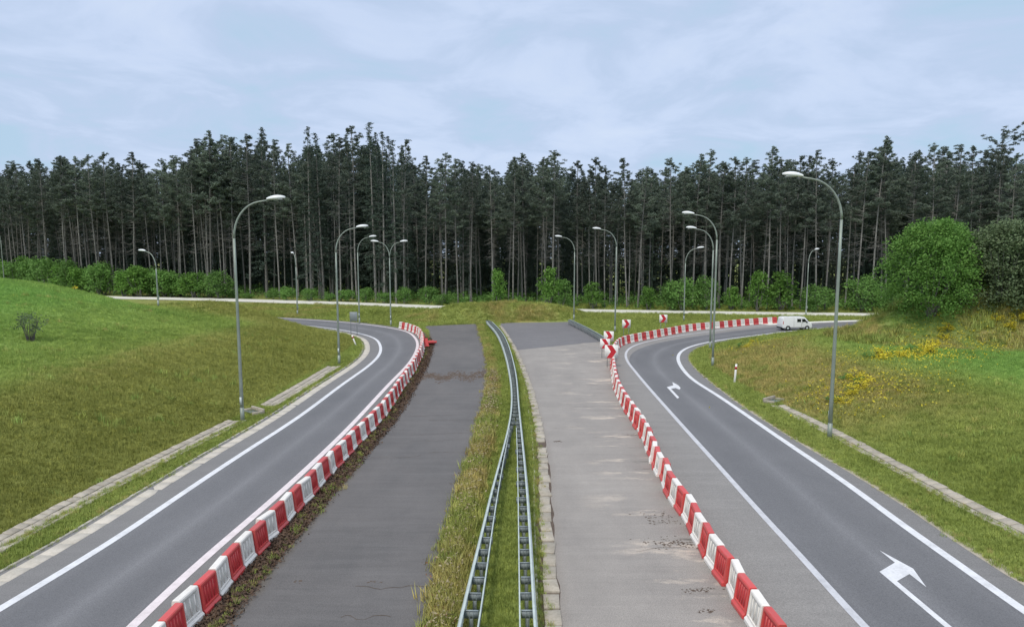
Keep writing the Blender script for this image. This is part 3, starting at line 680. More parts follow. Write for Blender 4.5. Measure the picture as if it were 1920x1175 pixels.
# ------------------------------------------------------------------ lamps
def lamp_meshes(h, reach, r0=.105, r1=.055):
    hp = h - 2.3; P = [(0, 0, z) for z in np.linspace(0, hp, 6)]; n = 9
    arm = [(reach * (1 - math.cos(t)) ** 1.0 * .82, 0, hp + 2.1 * math.sin(t)) for t in np.linspace(0, math.pi / 2 * .92, n)]
    a2 = arm + [(reach, 0, hp + 2.1 * math.sin(math.pi / 2 * .92) + .1)]
    return P, a2
def lamp(px, py, top_py, direction, label, group='curved street lamps beside the ramps', double=False, scale_arm=1.0, face=None, at=None):
    b = Vector((*at, -.05)) if at else hit(px, py); d = ray(px, top_py); t = b.y / d[1]; hz = H + d[2] * t - b.z; hz = max(7.0, hz)
    e = empty('street_lamp', b, face if face is not None else (0 if direction > 0 else math.pi), label, 'street lamp', group)
    k = hz / 13.5; reach = 2.15 * scale_arm * max(k, .8); P, A = lamp_meshes(hz - .15, reach)
    link('pole', mesh_np('pole', *tube_v(P, np.linspace(.115, .07, len(P)), 10), MT['pole'], smooth=True), e)
    link('base_sleeve', mesh_np('base_sleeve', *join([tube_v([(0,0,-.1),(0,0,.9)], 0.125, 10), tube_v([(0,0,-.1),(0,0,.06)], .22, 8)]), MT['pole'], smooth=False), e)
    V, Fq = box_v(-.06, .06, -.172, -.13, 1.1, 1.55); link('access_door', mesh_np('access_door', V, Fq, MT['galv']), e)
    for sgn in ((1, -1) if double else (1,)):
        A2 = [(x * sgn, y, z) for x, y, z in A]
        link('arm', mesh_np('arm', *tube_v(A2, np.linspace(.07, .04, len(A2)), 8), MT['pole'], smooth=True), e)
        hx, hz_ = A2[-1][0], A2[-1][2]
        # head: tapered half-ellipsoid shell
        m, n = 9, 10; V = []; 
        for i in range(m):
            u = i / (m - 1); xx = u * 1.05; wdt = .22 * math.sin(math.pi * (.12 + .84 * u)) ** .6; hh = .19 * math.sin(math.pi * (.1 + .82 * u)) ** .7
            for j in range(n):
                a = 2 * math.pi * j / n; zz = math.sin(a); V.append((hx + sgn * (xx - .12), wdt * math.cos(a), hz_ + .04 + .10 * u + (hh * zz if zz > 0 else hh * .30 * zz)))
        Fq = [(i*n+j, i*n+(j+1) % n, (i+1)*n+(j+1) % n, (i+1)*n+j) for i in range(m-1) for j in range(n)]
        for o in (0, (m-1)*n): Fq += [(o, o+1+2*k_, o+2+2*k_, o+3+2*k_) for k_ in range(4)] if True else []
        hd = link('lamp_head', mesh_np('lamp_head', V, Fq, MT['lamp'], smooth=True), e)
        V, Fq = box_v(-.3, .3, -.11, .11, -.02, .02); V = V + (hx + sgn * .45, 0, hz_ + .035)
        link('lens', mesh_np('lens', V, Fq, MT['lens']), hd)
    return e
lamp(455, 792, 366, 1, 'nearest left street lamp, standing at the drain between slope and left ramp')
lamp(636, 684, 421, 1, 'street lamp at the far end of the left channel, head turned to the road')
lamp(674, 607, 441, 1, 'street lamp behind the left ramp, just left of the double-headed lamp', scale_arm=.9)
lamp(733, 612, 450, 1, 'double-headed street lamp behind the bend of the left ramp', double=True, scale_arm=.85)
lamp(558, 592, 472, -1, 'far left street lamp with a small head, beyond the end of the left ramp', scale_arm=.6, face=2.2)
lamp(297, 576, 467, -1, 'thin street lamp behind the left hill beside the far road', scale_arm=.9, face=2.9)
lamp(8, 548, 432, -1, 'street lamp cut by the left picture edge, above the bushes', scale_arm=.6, face=2.8, at=(-131.3, 192))
lamp(1076, 601, 441, -1, 'street lamp at the upper end of the short guardrail')
lamp(1153, 624, 426, -1, 'street lamp behind the chevron boards at the right bend')
lamp(1336, 688, 396, -1, 'front one of the two close street lamps inside the right bend')
lamp(1331, 656, 424, -1, 'rear one of the two close street lamps inside the right bend', scale_arm=.95)
lamp(1282, 603, 462, 1, 'street lamp beyond the right barrier row, head turned right')
lamp(1511, 591, 465, 1, 'street lamp behind the white van, head turned right', face=.5, scale_arm=.85)
lamp(1555, 824, 322, -1, 'tallest nearest right street lamp, standing on the right channel')
# ------------------------------------------------------------------ signs, posts
def chevron(px, py, base_py, s, label, group, ry=0, bz=None):
    b = g(px, base_py); d = ray(px, py); t = b[1] / d[1]; zc = max(H + d[2] * t, s / 2 + .5)
    e = empty('chevron_board', (b[0], b[1], 0), ry, label, 'road sign', group); h = s / 2
    V, Fq = box_v(-h, h, -.015, .015, zc - h, zc + h); link('panel', mesh_np('panel', V, Fq, MT['signwhite']), e)
    w_ = s * .40; x0 = -h * .72
    P = [(x0, h), (x0 + w_, h), (h * .72, 0), (x0 + w_, -h), (x0, -h), (h * .72 - w_, 0)]
    bm = bmesh.new(); vs = [bm.verts.new((x, -.019, zc + z * .97)) for x, z in P]; vb = [bm.verts.new((x, -.0155, zc + z * .97)) for x, z in P]
    bm.faces.new(vs); bm.faces.new(vb[::-1])
    for i in range(6): bm.faces.new((vs[i], vb[i], vb[(i + 1) % 6], vs[(i + 1) % 6]))
    bmesh.ops.recalc_face_normals(bm, faces=bm.faces[:]); bmesh.ops.triangulate(bm, faces=bm.faces[:])
    me = bpy.data.meshes.new('chevron_mark'); bm.to_mesh(me); bm.free(); me.materials.append(MT['signred']); link('chevron_mark', me, e)
    for sx in (-h * .6, h * .6):
        link('post', mesh_np('post', *tube_v([(sx, .045, 0), (sx, .045, zc + h * .9)], .03, 6), MT['galvdark']), e)
    return e
GC = 'red and white chevron boards at the right bend'
chevron(1174, 607, 636, 1.0, 'chevron board standing on the grass left of the other grass one', GC)
chevron(1243, 597, 626, 1.0, 'chevron board farthest right, on the grass behind the barrier row', GC)
chevron(1141, 630, 655, 1.05, 'topmost chevron board in the cluster of three at the bend', GC, -.25)
chevron(1134, 644, 671, .95, 'left chevron board in the cluster of three at the bend', GC, -.1)
chevron(1146, 659, 688, 1.2, 'lowest and largest chevron board in the cluster of three', GC, -.15)
def delineator(px, py, hgt, tilt, label):
    b = hit(px, py); e = empty('reflector_post', b, 0, label, 'marker post', 'white marker posts on the verges'); e.rotation_euler = (0, tilt, 0)
    V, Fq = box_v(-.075, .075, -.04, .04, -.1, hgt); V[6:8, 2] -= .05; V[4:6, 2] += .0
    link('body', bev('body', mesh_np('body', V, Fq, MT['signwhite']), .01), e)
    V, Fq = box_v(-.081, .081, -.046, .046, hgt * .72, hgt * .86); link('reflector_band', mesh_np('reflector_band', V, Fq, MT['tail']), e)
delineator(1377, 719, 1.55, .06, 'white marker post with a red band in the grass of the right bend')
delineator(668, 649, 1.3, -.35, 'leaning white marker post inside the left bend')
b = g(664, 628); e = empty('road_sign', (b[0], b[1], 0), 0, 'pale grey back of a traffic sign inside the left bend', 'road sign')
for sx in (-.38, .38): link('post', mesh_np('post', *tube_v([(sx, 0, 0), (sx, 0, 2.9)], .035, 6), MT['signback']), e)
V, Fq = box_v(-.48, .48, -.06, -.036, 1.75, 2.9); link('panel', bev('panel', mesh_np('panel', V, Fq, MT['signback']), .01), e)
# ------------------------------------------------------------------ van
def van(px, py, rz):
    b = g(px, py); e = empty('van', (b[0], b[1], .02), rz, 'white panel van driving away along the right ramp', 'van')
    L, W, Hh = 4.9, 1.9, 2.08
    prof = [(-2.40,.38),(-2.45,.95),(-2.36,1.85),(-2.22,2.05),(-1.9,2.10),(1.0,2.10),(1.28,2.02),(1.95,1.28),(2.36,1.08),(2.46,.72),(2.44,.34)]
    bm = bmesh.new(); rows = []
    for y, k, dz in ((-W/2, 1, 0), (-W/2 + .0, 1, 0), (W/2, 1, 0)):
        pass
    ys_ = [(-W/2 + .10, .985), (-W/2 + .02, .998), (-W/2, 1), ] ; ysec = [(-W/2, 1.0), (W/2, 1.0)]
    for y in (-W/2, W/2):
        rows.append([bm.verts.new((x, y * (1 if z < 1.15 else 1 - .11 * (z - 1.15)), z)) for x, z in prof])
    n = len(prof)
    for j in range(n): bm.faces.new((rows[0][j], rows[1][j], rows[1][(j + 1) % n], rows[0][(j + 1) % n]))
    bm.faces.new(rows[0]); bm.faces.new(rows[1][::-1]); bmesh.ops.recalc_face_normals(bm, faces=bm.faces[:])
    bmesh.ops.bevel(bm, geom=bm.edges[:], offset=.06, segments=3, affect='EDGES', profile=.6)
    me = bpy.data.meshes.new('body'); bm.to_mesh(me); bm.free(); me.materials.append(MT['vanwhite'])
    for p in me.polygons: p.use_smooth = True
    link('body', me, e)
    def pane(name, pts, side, m=MT['glass'], th=.012):
        bmm = bmesh.new(); f = []
        for s_ in (0, 1):
            f.append([bmm.verts.new((x, side * (W/2 * (1 if z < 1.15 else 1 - .11 * (z - 1.15)) + .004 + th * s_ - .02 * (1 - s_)), z)) for x, z in pts])
        bmm.faces.new(f[1]); bmm.faces.new(f[0][::-1]); k = len(pts)
        for i in range(k): bmm.faces.new((f[0][i], f[1][i], f[1][(i+1) % k], f[0][(i+1) % k]))
        bmesh.ops.recalc_face_normals(bmm, faces=bmm.faces[:]); m2 = bpy.data.meshes.new(name); bmm.to_mesh(m2); bmm.free(); m2.materials.append(m); return link(name, m2, e)
    for sd in (-1, 1):
        pane('side_window', [(-.02,1.30),(.62,1.30),(.62,1.78),(-.02,1.78)], sd)
        pane('door_window', [(.78,1.30),(1.66,1.30),(1.22,1.78),(.78,1.78)], sd)
        pane('sill_trim', [(-1.15,.42),(1.3,.42),(1.3,.50),(-1.15,.50)], sd, MT['blacktrim'])
        pane('tail_lamp', [(-2.38,1.0),(-2.26,1.0),(-2.26,1.45),(-2.33,1.45)], sd, MT['tail'])
        pane('door_seam', [(.69,.55),(.705,.55),(.705,1.9),(.69,1.9)], sd, MT['blacktrim'])
        pane('door_seam', [(-.55,.55),(-.535,.55),(-.535,1.9),(-.55,1.9)], sd, MT['blacktrim'])
        pane('door_handle', [(.8,1.12),(.95,1.12),(.95,1.16),(.8,1.16)], sd, MT['blacktrim'])
        V, Fq = box_v(1.45, 1.62, sd * 1.0 - .11, sd * 1.0 + .11, 1.2, 1.42); link('wing_mirror', bev('m', mesh_np('wing_mirror', V, Fq, MT['blacktrim']), .02), e)
        for wx in (-1.5, 1.65):
            arcm = tube_v([(wx, sd * (W/2 - .02), .36), (wx, sd * (W/2 + .006), .36)], .40, 16); link('wheel_arch', mesh_np('wheel_arch', *arcm, MT['blacktrim']), e)
            wh = link('wheel', mesh_np('wheel', *tube_v([(wx, sd * (W/2 - .22), .33), (wx, sd * (W/2 + .018), .33)], .33, 18), MT['tyre']), e)
            link('hub_cap', mesh_np('hub_cap', *tube_v([(wx, sd * (W/2 + .01), .33), (wx, sd * (W/2 + .03), .33)], .18, 12), MT['galv']), wh)
    # windscreen
    bmm = bmesh.new(); pts = [(1.36, 1.98), (1.92, 1.36)]
    v = [(pts[0][0], -.72, pts[0][1]), (pts[0][0], .72, pts[0][1]), (pts[1][0], .82, pts[1][1]), (pts[1][0], -.82, pts[1][1])]
    f0 = [bmm.verts.new((x + .03, y, z + .025)) for x, y, z in v]; f1 = [bmm.verts.new((x - .03, y, z - .025)) for x, y, z in v]
    bmm.faces.new(f0); bmm.faces.new(f1[::-1])
    for i in range(4): bmm.faces.new((f0[i], f1[i], f1[(i+1) % 4], f0[(i+1) % 4]))
    bmesh.ops.recalc_face_normals(bmm, faces=bmm.faces[:]); m2 = bpy.data.meshes.new('windscreen'); bmm.to_mesh(m2); bmm.free(); m2.materials.append(MT['glass']); link('windscreen', m2, e)
    for x0, x1, nm in ((-2.52, -2.30, 'rear_bumper'), (2.32, 2.52, 'front_bumper')):
        V, Fq = box_v(x0, x1, -.93, .93, .30, .52); link(nm, bev(nm, mesh_np(nm, V, Fq, MT['blacktrim']), .04), e)
    for sd in (-.7, .7):
        V, Fq = box_v(2.36, 2.47, sd - .16, sd + .16, .80, .98); link('headlight', bev('h', mesh_np('headlight', V, Fq, MT['lens']), .02), e)
    return e
van(1489, 618.5, .10).scale = (.84, .84, .86)
# ------------------------------------------------------------------ vegetation generators (numpy triangles)
def foliage(centres, radii, per, size, r, flat=.6, elong=3.0, droop=0.0):
    """needle/leaf faces scattered in ellipsoids round the given centres"""
    n = len(centres) * per; c = np.repeat(centres, per, 0); rad = np.repeat(radii, per)[:, None]
    d = r.normal(size=(n, 3)); d /= np.linalg.norm(d, axis=1)[:, None]; d *= r.random((n, 1)) ** .45
    p = c + d * rad * [1, 1, flat]
    u = r.normal(size=(n, 3)); u[:, 2] = u[:, 2] * .6 - droop; u /= np.linalg.norm(u, axis=1)[:, None]
    v = np.cross(u, r.normal(size=(n, 3))); v /= np.linalg.norm(v, axis=1)[:, None] + 1e-9
    s = size * r.uniform(.6, 1.4, (n, 1))
    a = p - u * s * .5; b = p + u * s * .5; w_ = v * s / elong
    V = np.stack([a, p - w_ * .5, b, p + w_ * .5], 1).reshape(-1, 3)
    return V, np.arange(4 * n).reshape(n, 4)
def limb(p0, p1, r0, r1, n=4):
    return tube_v([p0, ((np.asarray(p0) + p1) / 2) + [0, 0, -.02], p1], [r0, (r0 + r1) / 2, r1], n, False)
def pine(seed, Ht=26.0, per=19, size=.46, nb=46, crown0=.62, spread=2.7, dead=60, flat_top=False, trunk_n=7):
    r = np.random.default_rng(seed); ph = r.uniform(0, 6.28, 2); lean = r.normal(0, .012 * Ht, 2)
    def ax(z): u = z / Ht; return np.array([lean[0] * u * u + .16 * math.sin(ph[0] + u * 5), lean[1] * u * u + .16 * math.sin(ph[1] + u * 4), z])
    zs = np.linspace(-.3, Ht * .985, 12); tr = [tube_v([ax(z) for z in zs], (.14 * (1 - .75 * np.clip(zs / Ht, 0, 1)) + .015), trunk_n, False)]
    cen = []; rad = []
    for k in range(nb):
        u = crown0 + (1 - crown0) * (k + r.random()) / nb; v = (u - crown0) / (1 - crown0)
        prof = (math.sin(math.pi * min(1, .16 + .62 * v ** .8)) ** .8) * (1 - v ** 1.7 * .80) if not flat_top else (.35 + .65 * v)
        Lb = spread * prof * r.uniform(.5, 1.15) + .25; a = r.uniform(0, 6.28); up = r.uniform(-.05, .35) + .35 * v
        p0 = ax(Ht * u * .985); e_ = p0 + [math.cos(a) * Lb, math.sin(a) * Lb, Lb * up]
        tr.append(limb(p0, e_, .045 * (1.3 - v), .012, 3))
        m = max(2, int(Lb / .46)); 
        for q in range(m):
            f = .35 + .65 * (q + .8) / m; c = p0 + (e_ - p0) * f; cen.append(c + r.normal(0, .12, 3)); rad.append(r.uniform(.30, .58) * (.7 + .35 * (1 - v)))
    for k in range(4): cen.append(ax(Ht * (.965 + .012 * k))); rad.append(.28)
    for k in range(dead):
        u = r.uniform(.30, crown0 + .05); a = r.uniform(0, 6.28); Lb = r.uniform(.4, 1.9); p0 = ax(Ht * u)
        e_ = p0 + [math.cos(a) * Lb, math.sin(a) * Lb, r.uniform(-.5, .3) * Lb]; tr.append(limb(p0, e_, .028, .008, 3))
        b2 = p0 + (e_ - p0) * .55; tr.append(limb(b2, b2 + r.normal(0, .4, 3), .012, .005, 3))
    crown = foliage(np.array(cen), np.array(rad), per, size, r, .42, 4.6)
    return join(tr), crown
def spruce(seed, Ht=28.0, per=12, size=.42, c0=.12, spread=2.9, nb=120):
    r = np.random.default_rng(seed); zs = np.linspace(-.3, Ht, 9); tr = [tube_v([(0, 0, z) for z in zs], .22 * (1 - .93 * np.clip(zs / Ht, 0, 1)) + .01, 6, False)]
    cen = []; rad = []
    for k in range(nb):
        v = ((k + r.random()) / nb) ** .85; z = Ht * (c0 + (1 - c0) * v); Lb = (spread * (1 - v) ** .8 * r.uniform(.55, 1.1)) + .2; a = r.uniform(0, 6.28)
        p0 = np.array([0, 0, z]); dirv = np.array([math.cos(a), math.sin(a), -.25 + .55 * v]); e_ = p0 + dirv * Lb
        if k % 2: tr.append(limb(p0, e_, .03, .008, 3))
        m = max(1, int(Lb / .6))
        for q in range(m):
            f = .25 + .75 * (q + .7) / m; cen.append(p0 + (e_ - p0) * f + [0, 0, -.12 * f]); rad.append(r.uniform(.30, .50))
    cen.append(np.array([0, 0, Ht])); rad.append(.15)
    return join(tr), foliage(np.array(cen), np.array(rad), per, size, r, .5, 3.6, .25)
def shrub(seed, w_=2.5, h_=4.0, n=60, per=26, size=.24, stems=7, point=.0, base=.15, dome=False, rs=1.0):
    r = np.random.default_rng(seed); cen = []; rad = []; tr = []
    for k in range(stems):
        a = r.uniform(0, 6.28); q = r.uniform(.2, .75); e_ = np.array([math.cos(a) * w_ / 2 * q, math.sin(a) * w_ / 2 * q, h_ * r.uniform(.55, .9)])
        tr.append(limb(np.array([r.normal(0, .08), r.normal(0, .08), -.2]), e_, .05 * h_ / 4, .012, 4))
    for k in range(n):
        v = r.random() ** .8; a = r.uniform(0, 6.28); prof = math.sqrt(max(.02, 1 - ((v - .40) / .62) ** 2)) if dome else math.sin(math.pi * (.18 + .70 * v)) ** .7 * (1 - point * v)
        q = math.sqrt(r.uniform(.15, 1)) * (1 + .22 * math.sin(3 * a + seed) + .12 * math.sin(7 * a + 2 * seed)); cen.append((math.cos(a) * w_ / 2 * prof * q * .86, math.sin(a) * w_ / 2 * prof * q * .86, h_ * (base + (1 - base) * v * .97))); rad.append((r.uniform(.11, .20) * min(w_, h_) + .08) * rs)
    return join(tr), foliage(np.array(cen), np.array(rad), per, size, r, .85, 1.7)
def proto(kind, args, mb, ml):
    (tv, tf), (cv, cf) = kind(**args)
    return mesh_np('trunk', tv, tf, mb, smooth=True), mesh_np('crown', cv, cf, ml)
def plant(pr, name, loc, s, rz, label, cat, group, sz=None):
    e = empty(name, loc, rz, label, cat, group); e.scale = (s, s, sz or s)
    link('trunk', pr[0], e); link('crown', pr[1], e); return e
pines = [proto(pine, dict(seed=i, crown0=c, spread=s, nb=n), MT['bark'], MT['pine']) for i, (c, s, n) in enumerate([(.58,3.5,58),(.62,3.1,50),(.52,3.6,64),(.66,3.3,46),(.58,2.9,52),(.55,3.8,64),(.62,3.7,54)])]
umbrella = proto(pine, dict(seed=31, crown0=.80, spread=3.6, nb=30, flat_top=True), MT['bark'], MT['pine'])
spruces = [proto(spruce, dict(seed=50 + i, c0=c, spread=s), MT['bark'], MT['spruce']) for i, (c, s) in enumerate([(.14, 2.9), (.2, 2.4), (.1, 3.2)])]
FW = catmull(FARW, 2.0); sF = arc(FW)
TOPS = [(-200,305),(0,300),(80,293),(200,285),(300,298),(345,296),(380,252),(440,246),(500,238),(545,290),(590,232),(625,245),(700,228),(742,250),(770,268),(810,297),(860,290),(920,300),(960,290),(1005,282),(1080,295),(1120,304),(1170,306),(1220,303),(1262,296),(1325,284),(1360,312),(1410,285),(1470,282),(1525,292),(1560,300),(1600,262),(1680,262),(1720,285),(1762,266),(1800,290),(1850,264),(1920,278),(2200,275)]
def edge_point(px, back):
    """point `back` metres behind the far road on the sight line of picture column px"""
    L2 = offset(FW, -(4.0 + back)); az = L2[:, 0] / L2[:, 1]; a = (px - CX) / F / 1.0
    k = np.argmin(np.abs(az - a * 1.004)); return L2[k]
placed = []
HERO = [5,38,62,95,128,152,168,190,214,243,262,285,316,345,372,398,420,452,470,500,528,556,585,612,645,676,700,742,765,800,830,862,890,930,955,985,1010,1040,1072,1110,1135,1168,1200,1245,1268,1300,1322,1352,1378,1400,1440,1466,1495,1520,1552,1590,1626,1660,1700,1745,1782,1815,1850,1890,1915]
tops_x = [t_[0] for t_ in TOPS]; tops_y = [t_[1] for t_ in TOPS]
def add_tree(px, back, label, group, fs=1.0, which=None):
    x, y = edge_point(px, back); z = ground_z(x, y)
    ty = np.interp(px, tops_x, tops_y); d = ray(px, ty); t = y / d[1]; hz = (H + d[2] * t - z) * fs
    mid = 550 < px < 850
    if which is None: which = 'spruce' if rnd.random() < (.6 if mid else .06) else 'pine'
    if which == 'spruce': pr = spruces[rnd.randrange(3)]; s = hz / 28
    elif which == 'umbrella': pr = umbrella; s = hz / 26
    else: pr = pines[rnd.randrange(len(pines))]; s = hz / 26
    wd = s * rnd.uniform(.85, 1.1)
    e = plant(pr, 'spruce_tree' if which == 'spruce' else 'pine_tree', (x, y, z), wd, rnd.uniform(0, 6.28), label, 'tree', group, s)
    e.rotation_euler = (rnd.gauss(0, .012), rnd.gauss(0, .018), rnd.uniform(0, 6.28)); placed.append((x, y)); return e
near_of = [(0,'above the left hill'),(300,'between the left hill and the near left lamp'),(560,'behind the left ramp lamps'),(800,'behind the double-headed lamp'),(900,'behind the grass bank'),(1080,'behind the short guardrail'),(1250,'behind the chevron boards'),(1450,'behind the right barrier row'),(1620,'behind the white van'),(1760,'behind the round green tree'),(3000,'behind the right mound')]
for i, px in enumerate(HERO):
    wh = {1850: 'umbrella', 585: 'spruce', 612: 'spruce', 700: 'spruce', 742: 'spruce', 500: 'spruce', 380: 'spruce'}.get(px, 'pine')
    area = [nm for lim, nm in near_of if px >= lim][-1] if px >= 0 else ''
    area = near_of[0][1]
    for lim, nm in near_of:
        if px >= lim: area = nm
    desc = {'umbrella': 'flat-topped umbrella-shaped pine', 'spruce': 'tall dark spruce', 'pine': 'bare-trunked tall pine'}[wh]
    add_tree(px + rnd.uniform(-3, 3), rnd.uniform(2, 7), f'{desc}, {ordinal(i + 1)} front-row tree from the left at the forest edge', 'front row trees of the pine forest', rnd.uniform(.93, 1.03), wh)
tries = 0; back_n = 0
while back_n < 215 and tries < 20000:
    tries += 1; px = rnd.uniform(-70, 1990); back = rnd.choice([6, 10, 14, 19, 24, 30]) + rnd.uniform(-2, 2); x, y = edge_point(px, back)
    if any((x - a) ** 2 + (y - b) ** 2 < 5.5 for a, b in placed): continue
    area = near_of[0][1]
    for lim, nm in near_of:
        if px >= lim: area = nm
    wh = 'spruce' if rnd.random() < (.6 if 550 < px < 850 else .06) else 'pine'
    add_tree(px, back, f"{'dark spruce' if wh == 'spruce' else 'pine'} in the forest's inner rows, {area}", 'crowded trees behind the forest front row', rnd.uniform(.80, .98), wh); back_n += 1
# deeper forest: instanced trees, one mass
def combo(pr):
    o = bpy.data.objects.new('deep_source', pr); return o
dcol = bpy.data.collections.new('deep_sources')
def merged(tr, cr):
    V = np.concatenate([tr[0], cr[0]]); Fq = np.concatenate([tr[1], cr[1] + len(tr[0])]); return mesh_np('deep_tree', V, Fq, MT['spruce'])
for k in range(3): dcol.objects.link(bpy.data.objects.new('deep_source_a', merged(*pine(90 + k, per=12, size=.6, nb=40, dead=14, trunk_n=4, crown0=.48, spread=3.4))))
for k in range(2): dcol.objects.link(bpy.data.objects.new('deep_source_b', merged(*spruce(95 + k, Ht=27, per=9, size=.65, nb=90, c0=.04, spread=3.6))))
DP, DS = [], []
for k in range(2300):
    px = rnd.uniform(-330, 2250); u = rnd.random(); back = 22 + 95 * u; x, y = edge_point(px, back)
    ty = np.interp(px, tops_x, tops_y); d = ray(px, ty); hz = (H + d[2] * y / d[1]) * rnd.uniform(.74, .88)
    if rnd.random() < .42: hz *= rnd.uniform(.35, .7)
    DP.append((x, y, -.1)); DS.append(hz / 26)
# forest floor undergrowth
UV_, UF_ = foliage(np.array([(*edge_point(rnd.uniform(-120, 2050), rnd.uniform(1.5, 45)), rnd.uniform(.2, 1.6)) for _ in range(2600)]), np.array([rnd.uniform(.5, 1.5) for _ in range(2600)]), 26, .45, rng, .8, 2.2)
link('undergrowth', mesh_np('undergrowth', UV_, UF_, MT['leafB']), kind='stuff', label='low green undergrowth along the forest floor')
# shrubs
shA = [proto(shrub, dict(seed=i, w_=3.2, h_=4.2, n=60, per=26, size=.26, point=.35), MT['bark'], MT['leafA']) for i in range(3)]
shB = [proto(shrub, dict(seed=10 + i, w_=4.2, h_=4.0, n=75, per=26, size=.28), MT['bark'], MT['leafB']) for i in range(3)]
GS = 'green shrubs and saplings along the forest edge'
def edge_shrub(px, top, hpx, wpx, k, label, back=1.0, grp=GS):
    x, y = edge_point(px, back); z = ground_z(x, y); d = ray(px, top); h = max(1.2, H + d[2] * y / d[1] - z); wd = wpx * y / F
    A = k == 'A'; pr = (shA if A else shB)[rnd.randrange(3)]
    plant(pr, 'shrub', (x, y, z), wd / (3.2 if A else 4.2), rnd.uniform(0, 6.28), label, 'shrub', grp, h / (4.2 if A else 4.0))
for px, top, wpx, k, lab in [
 (937, 506, 34, 'A', 'narrow pointed bright green sapling behind the grass bank'),
 (1022, 503, 44, 'A', 'tall green sapling left of the upper guardrail lamp'),
 (1050, 525, 40, 'B', 'rounder lower shrub touching the upper guardrail lamp'),
 (1117, 530, 40, 'A', 'bright shrub between the two lamps near the chevron boards'),
 (1206, 538, 36, 'A', 'yellowish small shrub above the two grass chevron boards'),
 (1248, 527, 34, 'B', 'dull green shrub left of the lamp beyond the right barriers'),
 (1285, 524, 52, 'B', 'wide shrub behind the lamp beyond the right barriers'),
 (1330, 520, 44, 'B', 'shrub behind the pair of close lamps'),
 (1364, 538, 34, 'A', 'low bright shrub right of the pair of close lamps'),
 (1414, 513, 42, 'A', 'slim bright sapling left of the van'),
 (1466, 510, 56, 'A', 'large leafy sapling above the rear of the van'),
 (1532, 535, 56, 'B', 'shrub above the front of the van'),
 (1603, 520, 62, 'B', 'broad shrub right of the tallest lamp pole'),
 (1658, 535, 50, 'B', 'shrub touching the left side of the round green tree')]:
    edge_shrub(px, top, 0, wpx * 1.15, k, lab, back=rnd.uniform(.3, 2.0))
for i in range(26):
    px = -20 + i * 17.5 + rnd.uniform(-6, 6); top = np.interp(px, [0, 80, 150, 250, 330, 430, 540], [492, 480, 492, 503, 510, 512, 535]) + rnd.uniform(-6, 12)
    edge_shrub(px, top, 0, rnd.uniform(42, 64), 'AB'[i % 2 if i % 3 else 1], f'leafy green bush, {ordinal(i + 1)} from the left in the belt behind the left hill', back=rnd.uniform(-.5, 5), grp='green bushes in the belt behind the left hill')
for i in range(12):
    px = 440 + i * 36 + rnd.uniform(-8, 8)
    edge_shrub(px, 545 + rnd.uniform(-8, 8), 0, rnd.uniform(24, 40), 'B', f'low dark bush, {ordinal(i + 1)} from the left at the foot of the middle forest', back=rnd.uniform(0, 3), grp='low bushes at the foot of the middle forest')
p = hit(372, 500) if False else edge_point(375, 6); plant(spruces[2], 'spruce_tree', (p[0], p[1], 0), .62, 0, 'young blue-green conifer rising above the bush belt on the left', 'tree', 'young conifers', .42)
# big plants on the right mound
def on_mound(px, py): return hit(px, py, 50)
rt = proto(shrub, dict(seed=77, w_=9.0, h_=8.6, n=520, per=52, size=.20, stems=12, base=.03, dome=True, rs=.55), MT['bark'], MT['leafR'])
b = on_mound(1745, 592); plant(rt, 'round_tree', (b.x, b.y, b.z - .2), 1.02, .4, 'big round bright green tree at the left end of the mound', 'tree', None, 1.02)
ob = proto(shrub, dict(seed=78, w_=8.6, h_=8.0, n=420, per=48, size=.22, stems=12, base=.03, dome=True, rs=.6), MT['bark'], MT['leafC'])
b = on_mound(1890, 583); plant(ob, 'willow_bush', (b.x, b.y + 1, b.z - .3), 1.0, 1.1, 'dark grey-green bushy tree at the right picture edge', 'tree', None, 1.0)
mb_ = proto(shrub, dict(seed=79, w_=6.2, h_=7.2, n=240, per=46, size=.22, stems=8, base=.03, dome=True, rs=.6), MT['bark'], MT['leafB'])
b = on_mound(1822, 585); plant(mb_, 'willow_bush', (b.x, b.y + 3.5, b.z - .3), 1.0, 2.1, 'mid green tree squeezed between the round tree and the grey-green one', 'tree', None, 1.12)
b = on_mound(1965, 590); plant(ob, 'willow_bush', (b.x, b.y + 2, b.z - .3), 1.0, 3.3, 'grey-green bush mostly outside the right picture edge', 'tree', None, .95)
tw = proto(shrub, dict(seed=80, w_=2.0, h_=1.9, n=26, per=16, size=.14, stems=22, base=.3), MT['twig'], MT['leafC'])
b = hit(57, 640); plant(tw, 'twiggy_bush', (b.x, b.y, b.z - .1), 1.15, 0, 'small grey twiggy bush alone on the left hill', 'shrub', None, 1.15)
bb = proto(shrub, dict(seed=81, w_=1.6, h_=1.2, n=22, per=26, size=.12, stems=7, base=.05), MT['twig'], MT['broom'])
bg_ = proto(shrub, dict(seed=82, w_=1.6, h_=1.2, n=22, per=24, size=.13, stems=7, base=.05), MT['twig'], MT['leafB'])
GB = 'yellow broom bushes'
BRO = [(1752,650,'at the foot of the mound'),(1738,664,'lowest at the foot of the mound'),(1768,638,'half way up the mound'),(1722,668,'left one at the foot of the mound'),(1775,622,'upper middle of the mound'),(1890,618,'high on the mound near the right edge'),(1908,606,'topmost near the right edge'),(1868,606,'on the crest right of the round tree'),(1612,732,'largest on the slope right of the tallest lamp'),(1598,745,'below the largest slope bush'),(1626,722,'above the largest slope bush'),(1582,760,'lowest beside the tallest lamp'),(1604,718,'upper left on the slope'),(1415,648,'at the crest of the right bend'),(1402,655,'left one at the crest of the right bend'),(1690,672,'outlying, left of the mound foot'),(1655,676,'farthest left of the mound foot')]
